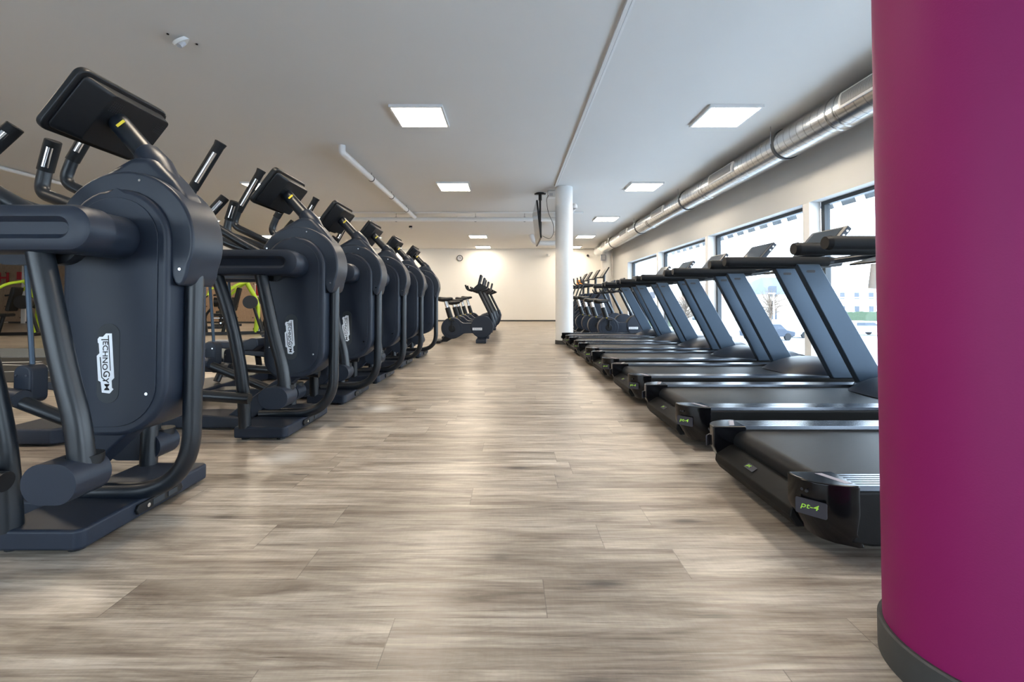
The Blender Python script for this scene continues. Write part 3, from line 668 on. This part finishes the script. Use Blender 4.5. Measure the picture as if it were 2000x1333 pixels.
# ================================================================== TREADMILL
def make_treadmill():
    t = empty('treadmill', (0,0,0))
    HW=0.42
    for sy in (-1,1):
        a,b_=sorted((sy*0.30,sy*HW))
        MB().prism_y([(0.13,0.065),(0.20,0.055),(1.95,0.055),(2.05,0.12),(2.05,0.215),(1.95,0.236),(0.13,0.236)],a,b_).build('side_frame', M_bump, t, bevel=0.012, seg=3)
        rt=MB(); n=6; w=(b_-a-0.01)/n
        prof=[(a+0.005,0.236)]
        for k in range(n):
            y0=a+0.005+k*w; prof += [(y0+w*0.12,0.252),(y0+w*0.70,0.252),(y0+w*0.78,0.247),(y0+w*0.95,0.247)]
        prof += [(b_-0.005,0.236)]
        rt.prism_x(prof,0.13,1.62).build('foot_rail', M_rail, t)
        outl=[(0.0,0.29),(0.0,0.33),(0.012,0.362),(0.040,0.392),(0.085,0.415),(0.135,0.424),(0.16,0.424),(0.16,0.29)]
        if sy<0: outl=[(x,-y) for x,y in outl][::-1]
        q=MB()
        lo=[(x*0.9+0.035+(0.03 if x<0.1 else 0),y*0.985) for x,y in outl]
        q.faces([[(x,y,0.050) for x,y in lo],[(x,y,0.10) for x,y in [((p[0]+l[0])/2*0.9,(p[1]+l[1])/2) for p,l in zip(outl,lo)]],[(x,y,0.16) for x,y in outl],[(x,y,0.2545) for x,y in outl]])
        ec=q.build('end_cap', M_gloss, t, bevel=0.006, seg=3)
        MB().prism_z([(0.085,sy*0.31),(0.11,sy*0.31),(0.15,sy*0.40),(0.125,sy*0.40)],0.2545,0.2552).build('warning_label', M_stickw, ec)
        # tag on the rounded corner
        nn=Vector((-0.72,sy*0.69,0)).normalized(); xd=Vector((-nn.y*-1,nn.x*-1,0)); xd=Vector((0,0,1)).cross(nn).normalized()
        c=Vector((0.024,sy*0.383,0.168))+nn*0.0035
        Mt=frame_m(c,xd,(0,0,1))
        q=MB().faces([[(x,y,-0.004) for x,y in rrect(-0.045,-0.026,0.045,0.026,0.005,3)],[(x,y,0.0012) for x,y in rrect(-0.045,-0.026,0.045,0.026,0.005,3)]]); q.bm.transform(Mt)
        tg=q.build('name_tag', M_stick, ec)
        text_mesh('pt-4','tag_lettering',M_lime2,tg,Mt@Matrix.Translation((-0.004,0.002,0.0012)),w=0.054,h=0.024,shear=0.25,extrude=0.0006,bold=0.01)
        for dx in (0,0.018):
            p=Vector((0.012+dx*0.2,sy*(0.355+dx),0.22)); 
            MB().cyl(p+nn*-0.004,p+nn*0.0045,0.005,10).build('bolt_hole', M_ink, ec)
    bpz=MB().prism_y([(0.03,0.06),(0.006,0.095),(0.010,0.125),(0.075,0.165),(0.10,0.17),(0.13,0.165),(0.13,0.06)],-0.295,0.295).build('rear_bumper', M_bump, t, bevel=0.006, seg=3)
    nb=Vector((-0.52,0,0.85)).normalized(); Mb=frame_m(Vector((0.045,0.04,0.1477))+nb*0.0012,(0,-1,0),Vector((0,-1,0)).cross(nb)*-1)
    q=MB().faces([[(x,y,-0.001) for x,y in rrect(-0.035,-0.014,0.035,0.014,0.004,3)],[(x,y,0.0006) for x,y in rrect(-0.035,-0.014,0.035,0.014,0.004,3)]]); q.bm.transform(Mb); 
    q.build('bumper_label', M_stick, bpz)
    text_mesh('pt','bumper_lettering',M_lime2,bpz,Mb@Matrix.Translation((-0.014,0.0,0.0008)),w=0.026,h=0.018,shear=0.2)
    MB().prism_y(rrect(0.095,0.125,1.60,0.232,0.053,7),-0.298,0.298).build('running_belt', M_belt, t)
    MB().prism_y([(0.14,0.06),(1.6,0.06),(1.6,0.13),(0.14,0.13)],-0.29,0.29).build('deck', M_black, t)
    for x in (0.42,1.80):
        for y in (-0.30,0.30): MB().cyl((x,y,0),(x,y,0.07),0.028,14).build('foot', M_black, t)
    # motor hood, domed
    q=MB(); rings=[]
    for k in range(11):
        x=1.42+0.75*k/10; u=k/10
        zt=0.238+0.115*math.sin(min(1,u*1.15)*PI*0.78)**0.9
        ring=[]
        for j in range(13):
            v=-1+2*j/12; y=v*(0.415 if u>0.25 else 0.29+0.5*u)
            ring.append((x+0.05*(1-v*v)*-1,y,0.20+(zt-0.20)*(1-abs(v)**4)))
        ring += [(x,0.29 if u<=0.0 else 0.40,0.10),(x,-0.29 if u<=0.0 else -0.40,0.10)]
        rings.append(ring)
    q.faces(rings).build('motor_hood', M_body, t, sharp=50)
    # uprights
    for sy in (-1,1):
        a,b_=sorted((sy*0.375,sy*0.435))
        up=MB().prism_y([(1.63,0.235),(1.84,0.235),(1.395,1.03),(1.335,1.14),(1.165,1.14)],a,b_).build('upright', M_up, t, bevel=0.008, seg=2)
        MB().prism_y(capsule(1.235,1.30,1.085,0.010),a-0.001,b_+0.001).build('badge_slot', M_ink, up)
        hr=MB().tube(fillet([(0.66,sy*0.42,1.16),(1.42,sy*0.42,1.16)],0.1),0.037,24).build('handrail', M_rubber, t)
        MB().cyl((0.640,sy*0.42,1.16),(0.664,sy*0.42,1.16),0.033,24,0.039).build('end_plug', M_black, hr)
        MB().cyl((1.40,sy*0.42,1.16),(1.46,sy*0.42,1.165),0.034,20,0.026).build('joint', M_black, hr)
        MB().tube(fillet([(1.45,sy*0.42,1.163),(1.70,sy*0.36,1.20),(1.80,sy*0.20,1.23),(1.80,0,1.235)],0.12,5),0.024,14).build('console_arm', M_tube, t)
    MB().prism_y([(1.45,1.115),(1.86,1.165),(1.88,1.22),(1.70,1.20),(1.45,1.13)],-0.24,0.24).build('console_tray', M_black, t, bevel=0.008)
    cs=MB(); bot=Vector((1.74,0,1.27)); top=Vector((1.94,0,1.505)); up_=(top-bot).normalized(); n_=Vector((-up_.z,0,up_.x)); n_=n_ if n_.x<0 else -n_
    Mc=frame_m((bot+top)/2,(0,-1,0),up_); hh=(top-bot).length/2
    z=Mc.to_3x3()@Vector((0,0,1)); sgn=1 if z.x<0 else -1
    ring=rrect(-0.24,-hh,0.24,hh,0.02,4)
    cs.faces([[(x,y,-0.022) for x,y in ring],[(x,y,0.022) for x,y in ring]]); cs.bm.transform(Mc)
    co=cs.build('console', M_body, t, bevel=0.006)
    s_=MB().box((-0.19,-hh+0.06,0.021*sgn),(0.19,hh-0.02,0.0245*sgn)); s_.bm.transform(Mc); s_.build('screen', M_screen, co)
    s_=MB()
    for i in range(9): s_.box((-0.17+i*0.04,-hh+0.015,0.021*sgn),(-0.15+i*0.04,-hh+0.032,0.0265*sgn))
    s_.bm.transform(Mc); s_.build('buttons', M_silver, co)
    s_=MB()
    for yy in (hh-0.05,hh-0.10): s_.cyl((0.238,yy,0),(0.2435,yy,0),0.010,14)
    s_.bm.transform(Mc); s_.build('side_dots', M_silver, co)
    MB().tube([(1.80,0,1.22),(1.86,0,1.36)],0.05,16).build('console_neck', M_black, t)
    return t
TM = make_treadmill()
tlab=['treadmill nearest the camera, half hidden behind the magenta column','second treadmill from the magenta column in the right row','third treadmill from the magenta column in the right row','fourth treadmill from the magenta column, middle of the row',
 'fifth treadmill from the magenta column in the right row','sixth treadmill, last but one before the white column','farthest treadmill, its rear end beside the white column']
for i in range(7):
    o = TM if i==0 else copy_tree(TM)
    o.location=(0.985+0.006*i,1.92+1.11*i,0); tag(o,tlab[i],'treadmill','treadmills in the right row')
t=MB(); rings=[]
for k in range(7):
    z=0.985+0.165*k/6; w=0.075-0.022*(k/6)
    rings.append([(w*math.cos(a),w*0.6*math.sin(a),z) for a in [2*PI*j/20 for j in range(20)]])
o=t.faces(rings).build('hanging_towel', M_towel); o.location=(2.46,3.02,-0.04); tag(o,'white towel hanging under the second treadmill handlebar beside the magenta column','towel')

# ================================================================== EXERCISE BIKE
def make_bike():
    t = empty('exercise_bike', (0,0,0))
    def disc(cx,cz,r,y0,y1): return [(cx+r*math.cos(2*PI*k/40),cz+r*math.sin(2*PI*k/40)) for k in range(40)]
    MB().prism_y(disc(0.365,0.306,0.225,0,0),-0.085,0.085).build('crank_cover', M_body, t, bevel=0.02, seg=3)
    MB().prism_y(disc(0.995,0.337,0.235,0,0),-0.095,0.095).build('flywheel_cover', M_body, t, bevel=0.02, seg=3)
    MB().prism_y([(0.36,0.10),(0.44,0.09),(0.52,0.13),(0.62,0.195),(0.80,0.20),(0.92,0.12),(1.0,0.2),(1.0,0.45),(0.80,0.41),(0.60,0.41),(0.53,0.45),(0.36,0.48)],-0.075,0.075).build('body_bridge', M_body, t, bevel=0.015)
    MB().prism_y(disc(0.365,0.306,0.16,0,0),-0.092,-0.084).build('cover_ring', M_shell, t, bevel=0.003)
    MB().prism_y(disc(0.372,0.300,0.072,0,0),-0.11,0.11).build('crank_hub', M_black, t, bevel=0.012)
    for sy,dz in ((-1,0.17),(1,-0.17)):
        ca=MB().tube([(0.372,sy*0.12,0.30),(0.375,sy*0.125,0.30+dz)],0.018,12).build('crank_arm', M_black, t)
        MB().box((0.32,min(sy*0.13,sy*0.22),0.285+dz),(0.43,max(sy*0.13,sy*0.22),0.315+dz)).build('pedal', M_black, ca, bevel=0.006)
    lg=MB().prism_y([(0.80,0.265),(0.80,0.315),(1.0,0.315),(1.0,0.265)],-0.0955,-0.0985).build('badge', M_silver, t, bevel=0.001)
    text_mesh('TECHNOGYM','badge_lettering',M_ink,lg,frame_m((0.90,-0.0985,0.290),(1,0,0),(0,0,1)),w=0.17,h=0.028,extrude=0.0005)
    MB().prism_x([(-0.27,0.003),(0.27,0.003),(0.27,0.05),(0.24,0.062),(-0.24,0.062),(-0.27,0.05)],0.0,0.15).build('rear_foot', M_black, t, bevel=0.01)
    MB().prism_y([(0.05,0.02),(0.26,0.02),(0.40,0.10),(0.30,0.16),(0.20,0.13),(0.15,0.06)],-0.05,0.05).build('rear_bracket', M_black, t, bevel=0.006)
    MB().prism_x([(-0.25,0.003),(0.25,0.003),(0.25,0.07),(0.22,0.085),(-0.22,0.085),(-0.25,0.07)],0.88,1.09).build('front_foot', M_body, t, bevel=0.01)
    MB().prism_y([(0.90,0.05),(1.07,0.05),(1.12,0.13),(0.90,0.15)],-0.06,0.06).build('front_bracket', M_body, t, bevel=0.006)
    MB().tube([(0.345,0,0.47),(0.262,0,0.735)],[0.058,0.054],20).build('seat_tube', M_black, t)
    MB().tube([(0.285,0,0.66),(0.222,0,0.885)],0.043,20).build('seat_post', M_chrome, t)
    MB().cyl((0.33,-0.05,0.495),(0.33,-0.085,0.495),0.022,16).build('adjuster_knob', M_yellow, t)
    q=MB(); rings=[]
    for x,w,z0,z1 in ((0.050,0.06,0.890,0.950),(0.09,0.10,0.865,0.965),(0.17,0.11,0.855,0.955),(0.25,0.065,0.860,0.950),(0.34,0.030,0.885,0.955),(0.375,0.02,0.90,0.945)):
        rings.append([(x,w*math.cos(a)*1.0,(z0+z1)/2+(z1-z0)/2*math.sin(a)) for a in [2*PI*j/16 for j in range(16)]])
    q.faces(rings).build('saddle', M_black, t)
    MB().tube(fillet([(1.19,0,0.36),(1.20,0,0.52),(1.165,0,0.60),(0.905,0,1.12)],[0.1,0.1],6),[0.03]*0+0.034 if False else 0.034,18).build('handlebar_post', M_tube, t)
    MB().tube([(1.205,0,0.30),(1.215,0,0.45),(1.165,0,0.605)],[0.030,0.046,0.046],18).build('post_sleeve', M_shell, t)
    hb=MB().tube(fillet([(0.66,-0.22,1.205),(0.70,-0.22,1.10),(0.86,-0.20,1.10),(0.92,0,1.10),(0.86,0.20,1.10),(0.70,0.22,1.10),(0.66,0.22,1.205)],[0.05,0.08,0.12,0.08,0.05],5),0.018,12).build('handlebar', M_black, t)
    for sy in (-1,1): MB().tube([(0.73,sy*0.22,1.10),(0.84,sy*0.205,1.10)],0.024,12).build('grip', M_rubber, hb)
    co=MB().prism_y([(0.80,1.10),(0.96,1.08),(1.10,1.13),(1.12,1.16),(0.96,1.24),(0.93,1.24),(0.84,1.16)],-0.17,0.17).build('console_tray', M_black, t, bevel=0.01)
    MB().prism_y([(0.905,1.20),(0.945,1.20),(1.00,1.41),(0.975,1.425),(0.955,1.41)],-0.19,0.19).build('console', M_body, t, bevel=0.008)
    return t
BK = make_bike()
def seat_height(o, dz):
    for c in o.children:
        if c.name.split('.')[0] in ('saddle','seat_post'): c.location = (-dz*0.28,0,dz)
bl=['exercise bike nearest the camera in the aisle-end group beside the elliptical row','second exercise bike of the group at the end of the aisle','third exercise bike of the group at the end of the aisle','fourth exercise bike of the group at the end of the aisle','farthest exercise bike of the group at the end of the aisle, before the white wall']
for i,(x,y) in enumerate([(-1.57,9.6),(-1.56,10.75),(-1.58,11.75),(-1.56,12.8),(-1.50,13.9)]):
    o = BK if i==0 else copy_tree(BK)
    o.location=(x,y,0); tag(o,bl[i],'exercise bike','exercise bikes at the end of the aisle'); seat_height(o,(0,-0.075,-0.03,0.03,0.07)[i])
bl=['exercise bike right behind the farthest treadmill','second exercise bike behind the treadmill row','third exercise bike behind the treadmill row','fourth exercise bike behind the treadmills, half hidden by the white column']
for i,(x,y) in enumerate([(1.78,9.95),(1.72,10.85),(1.74,11.9),(1.70,12.7)]):
    o = copy_tree(BK); o.location=(x,y,0); seat_height(o,(-0.04,-0.02,0.05,0.06)[i]); tag(o,bl[i],'exercise bike','exercise bikes behind the treadmills')

# ================================================================== STAIR CLIMBER
def make_climber():
    t = empty('stair_climber', (0,0,0))
    MB().prism_y([(0.0,0.02),(1.25,0.02),(1.25,0.35),(1.02,1.15),(0.86,1.15),(0.70,0.95),(0.0,0.30)],-0.33,-0.26).build('side_panel', M_body, t, bevel=0.02)
    MB().prism_y([(0.0,0.02),(1.25,0.02),(1.25,0.35),(1.02,1.15),(0.86,1.15),(0.70,0.95),(0.0,0.30)],0.26,0.33).build('side_panel', M_body, t, bevel=0.02)
    for k in range(4):
        MB().box((0.05+0.17*k,-0.258,0.06+0.19*k),(0.26+0.17*k,0.258,0.12+0.19*k)).build('step', M_tread, t, bevel=0.006)
    MB().prism_y([(0.75,0.02),(1.20,0.02),(1.20,0.35),(1.0,1.10),(0.88,1.10)],-0.258,0.258).build('front_housing', M_shell, t, bevel=0.02)
    for sy in (-1,1):
        MB().tube(fillet([(0.20,sy*0.32,1.60),(0.22,sy*0.33,1.40),(0.55,sy*0.33,1.36),(0.95,sy*0.28,1.38)],[0.15,0.08],6),0.022,12).build('handrail', M_tube, t)
        MB().tube(fillet([(0.0,sy*0.30,0.28),(-0.0,sy*0.32,0.6),(0.28,sy*0.33,1.37)],0.1),0.022,12).build('rail_support', M_tube, t)
    MB().tube([(0.95,0,1.05),(0.97,0,1.66)],0.04,16).build('console_post', M_tube, t)
    MB().tube([(0.95,-0.28,1.38),(0.95,0.28,1.38)],0.022,12).build('cross_bar', M_tube, t)
    co=MB().prism_y([(0.86,1.60),(0.90,1.58),(1.08,1.88),(1.05,1.90)],-0.24,0.24).build('console', M_black, t, bevel=0.006)
    MB().prism_y([(0.72,1.575),(0.95,1.575),(0.95,1.60),(0.72,1.60)],-0.12,0.12).build('console_shelf', M_black, t, bevel=0.004)
    return t
CL=make_climber()
cl=['nearest stair climber in the far right corner behind the bikes','second stair climber in the far right corner','third stair climber in the far right corner','farthest stair climber, in front of the back wall']
for i,(x,y) in enumerate([(1.90,13.75),(1.85,14.85),(1.80,15.9),(1.80,16.95)]):
    o = CL if i==0 else copy_tree(CL)
    o.location=(x,y,0); tag(o,cl[i],'stair climber','stair climbers in the far right corner')

# ================================================================== STRENGTH MACHINES
def make_strength():
    t = empty('weight_machine', (0,0,0))
    MB().box((-0.9,-0.05,0.0),(0.9,0.05,0.08)).box((-0.85,-0.45,0.0),(-0.75,0.45,0.08)).box((0.70,-0.45,0.0),(0.80,0.45,0.08)).build('base_frame', M_black, t, bevel=0.008)
    MB().tube(fillet([(0.55,0,0.05),(0.62,0,0.8),(0.30,0,1.42)],0.3),0.055,14).build('upright_arm', M_lime, t)
    for sy in (-1,1):
        la=MB().tube(fillet([(0.35,sy*0.12,1.38),(0.15,sy*0.42,1.30),(-0.10,sy*0.45,1.05)],0.2),0.035,12).build('press_arm', M_lime, t)
        MB().tube([(-0.10,sy*0.45,1.06),(-0.34,sy*0.43,1.02)],0.022,10).build('grip', M_rubber, la)
        MB().tube([(0.72,sy*0.2,0.05),(0.45,sy*0.16,0.95)],0.035,12).build('frame_post', M_black, t)
        MB().cyl((0.45,sy*0.18,0.85),(0.45,sy*0.34,0.85),0.17,24).build('weight_plate', M_black, t)
    MB().tube([(-0.2,0,0.06),(-0.1,0,0.5)],0.04,12).build('seat_post', M_black, t)
    MB().box((-0.42,-0.17,0.48),(0.05,0.17,0.56)).build('seat', M_rubber, t, bevel=0.03, seg=3)
    bk=MB().box((-0.05,-0.17,0.0),(0.04,0.17,0.62)); bk.bm.transform(Matrix.Translation((0.05,0,0.62))@Matrix.Rotation(0.2,4,'Y')); bk.build('backrest', M_rubber, t, bevel=0.03, seg=3)
    MB().tube([(-0.2,-0.3,0.32),(-0.2,0.3,0.32)],0.02,10).build('foot_bar', M_alu, t)
    MB().tube(fillet([(-0.55,0,0.06),(-0.60,0,0.5),(-0.45,0,0.7)],0.2),0.03,10).build('leg_support', M_black, t)
    return t
ST=make_strength()
sl=[('black and lime weight machine at the left edge, in front of the red letter',-12.75,11.6,0.3),('black and lime weight machine seen left of the nearest elliptical body',-10.75,12.4,1.2),
    ('black and lime weight machine seen just right of the nearest elliptical',-7.25,11.9,0.4),('black and lime weight machine behind the second elliptical tubes',-6.75,13.6,2.6),
    ('black and lime weight machine standing before the wood clad wall',-9.6,15.3,2.0)]
for i,(lb,x,y,r) in enumerate(sl):
    o = ST if i==0 else copy_tree(ST)
    o.location=(x,y,0); o.rotation_euler=(0,0,r); tag(o,lb,'weight machine','weight machines in the far left hall')
t=empty('notice_stand',(-7.0,12.75,0),'white framed red notice on a slim stand among the weight machines','sign')
MB().cyl((0,0,0),(0,0,0.02),0.16,24).build('base',M_black,t); MB().cyl((0,0,0.02),(0,0,1.1),0.015,10).build('pole',M_alu,t)
q=MB().box((-0.13,-0.012,1.0),(0.13,0.012,1.36)).build('frame',M_white,t); MB().box((-0.10,-0.0145,1.03),(0.10,-0.0122,1.33)).build('notice',M_red,q)

# ================================================================== OUTSIDE
o=struct('ground_outside', MB().box((4.46,-60,-2.7),(220,240,-2.5)).box((-60,-60,-2.7),(4.459,YF-0.21,-2.5)), M_asph)
def fin_make():
    return MB().box((-0.012,-0.14,-0.11),(0.012,0.14,0.11),Matrix.Rotation(-0.35,4,'Y')).build('facade_fin', M_alu)
F0=fin_make()
for k in range(24):
    o = F0 if k==0 else F0.copy()
    if k: COL.objects.link(o)
    o.location=(5.0,4.9+0.45*k,2.412); o.rotation_euler=(0,0,0.0)
    tag(o,'small metal sunshade fin hanging outside above the windows','sunshade fin','sunshade fins above the windows')
o=MB().box((4.46,-4,2.521),(5.1,19.5,2.56)).build('canopy', M_white); tag(o,'pale canopy slab outside above the window glass','canopy')
def house(x,y,w,d_,h,rh,rm,label,wm=M_cream):
    t=empty('house',(x,y,-2.5),label,'house')
    MB().box((-w/2,-d_/2,0),(w/2,d_/2,h)).build('walls',wm,t)
    MB().faces([[(-w/2-0.4,-d_/2-0.4,h),(w/2+0.4,-d_/2-0.4,h),(w/2+0.4,d_/2+0.4,h),(-w/2-0.4,d_/2+0.4,h)],[(-w*0.14,-0.05,h+rh),(w*0.14,-0.05,h+rh),(w*0.14,0.05,h+rh),(-w*0.14,0.05,h+rh)]]).build('roof',rm,t)
    n=max(2,int(w/3))
    for k in range(n):
        for zz in ([1.2] if h<4 else [1.2,4.0]):
            xx=-w/2+(k+0.5)*w/n
            MB().box((xx-0.5,-d_/2-0.04,zz),(xx+0.5,-d_/2+0.02,zz+1.3)).build('window',M_glassd,t)
    m_=max(2,int(d_/3))
    for k in range(m_):
        for zz in ([1.2] if h<4 else [1.2,4.0]):
            yy=-d_/2+(k+0.5)*d_/m_
            MB().box((-w/2-0.04,yy-0.5,zz),(-w/2+0.02,yy+0.5,zz+1.3)).build('window',M_glassd,t)
G=-2.5
house(34.5,60,8.5,8,4.3,2.3,M_roof,'cream villa with a dark slate roof seen between the treadmill uprights')
house(74,100,12,10,4.2,2.4,M_white,'distant pale house with a white roof seen by the magenta column',M_white)
house(92,112,12,10,4.4,2.4,M_roofr,'distant house with a tiled red brown roof near the magenta column')
house(25,56,6,7,3.6,2.0,M_roofr,'low house with a red brown roof left of the cream villa')
house(72,132,14,10,4.8,2.0,M_white,'farthest white house on the horizon',M_white)
house(24,92,10,10,6.5,1.6,M_white,'white block seen through the farthest window',M_white)
def tree(x,y,h,r,label,m=M_twig,kind='tree'):
    t=empty(kind,(x,y,-2.5),label,kind); rg=random.Random(int(x*7+y))
    MB().tube([(0,0,0),(0.05,0,h*0.5)],[0.14,0.09],8).build('trunk',M_twig,t)
    q=MB()
    if m is M_twig:
        for k in range(70):
            a=rg.uniform(0,2*PI); e=rg.uniform(0.1,1.3); L=r*rg.uniform(0.6,1.1); z0=h*rg.uniform(0.35,0.7)
            p0=Vector((0,0,z0)); p1=p0+Vector((math.cos(a)*math.cos(e),math.sin(a)*math.cos(e),math.sin(e)))*L
            q.tube([p0,(p0+p1)/2+Vector((rg.uniform(-.2,.2),rg.uniform(-.2,.2),0.1)),p1],[0.05,0.03,0.012],4)
    else:
        for k in range(260):
            v=Vector((rg.gauss(0,1),rg.gauss(0,1),rg.gauss(0,1))).normalized()*r*rg.uniform(0.5,1)
            v.z=v.z*0.8+h*0.6; s_=r*0.16
            P=[v+Vector((rg.uniform(-s_,s_),rg.uniform(-s_,s_),rg.uniform(-s_,s_))) for _ in range(4)]
            vs=[q.bm.verts.new(p) for p in P]; q.bm.faces.new(vs[:3]); q.bm.faces.new(vs[1:])
    q.build('crown',m,t)
tree(27.5,48,4.6,2.4,'bare winter tree in front of the cream villa')
tree(33.5,50,4.2,2.2,'bare winter tree beside the cream villa')
tree(61,92,4.6,3.0,'bushy green tree on the horizon by the magenta column',M_leaf)
tree(85,97,4.5,3.5,'green tree right of the distant pale house',M_leaf)
tree(68,112,5,3.5,'green tree behind the distant pale house',M_leaf)
tree(18.0,46.5,4.5,2.4,'bare winter tree seen through the third window')
for i,(x0,x1,y,h,lb) in enumerate(((46,80,80,1.6,'long low green hedge across the car park'),(17,26,62,1.2,'short green hedge seen between the middle treadmill uprights'))):
    q=MB(); rg=random.Random(i)
    n=int((x1-x0)*2)
    q.faces([[(x0+(x1-x0)*k/n,y-0.6,G),(x0+(x1-x0)*k/n,y-0.6,G+h+rg.uniform(-.12,.12)),(x0+(x1-x0)*k/n,y+0.6,G+h+rg.uniform(-.12,.12)),(x0+(x1-x0)*k/n,y+0.6,G)] for k in range(n+1)])
    tag(q.build('hedge',M_leaf),lb,'hedge')
o=MB().box((16,50,G+0.001),(20.8,60,G+0.05)).build('lawn',M_grass); tag(o,'green lawn patch outside beyond the car park','lawn')
def car(x,y,rz,m,label,van=False):
    t=empty('car',(x,y,-2.5),label,'car',rz=rz)
    if van: p=[(-2.4,0.35),(2.4,0.35),(2.4,0.95),(1.9,1.15),(1.4,1.95),(-2.35,1.95)]
    else: p=[(-2.1,0.35),(2.1,0.35),(2.15,0.75),(1.3,0.92),(0.7,1.42),(-1.2,1.45),(-1.9,0.98),(-2.15,0.85)]
    MB().prism_y(p,-0.85,0.85).build('body',m,t,bevel=0.08,seg=3)
    zt=p[4][1]-0.1; zb=0.98
    MB().prism_y([(-1.1,zb),(1.1,zb),(0.65,zt),(-1.05,zt)],-0.86,0.86).build('side_window',M_glassd,t)
    for xx in (-1.35,1.35):
        for sy in (-1,1): MB().cyl((xx,sy*0.70,0.32),(xx,sy*0.88,0.32),0.32,20).build('wheel',M_black,t)
car(22.6,40.0,0.2,M_card,'dark car parked outside beyond the third treadmill upright')
car(16.5,38.0,0.1,M_car,'pale parked car seen between the fourth and fifth treadmill uprights')
car(28.4,43.0,0.15,M_car,'white van parked outside to the right of the dark car',True)
car(35.5,46.0,0.0,M_car,'pale car seen beside the nearest treadmill uprights')
t=empty('lamp_post',(27.0,46.5,-2.5),'thin pale lamp post standing in the car park','lamp post')
MB().cyl((0,0,0),(0,0,4.2),0.09,12,0.05).build('pole',M_white,t); MB().box((-0.5,-0.1,4.18),(0.1,0.1,4.28)).build('lamp_head',M_white,t)
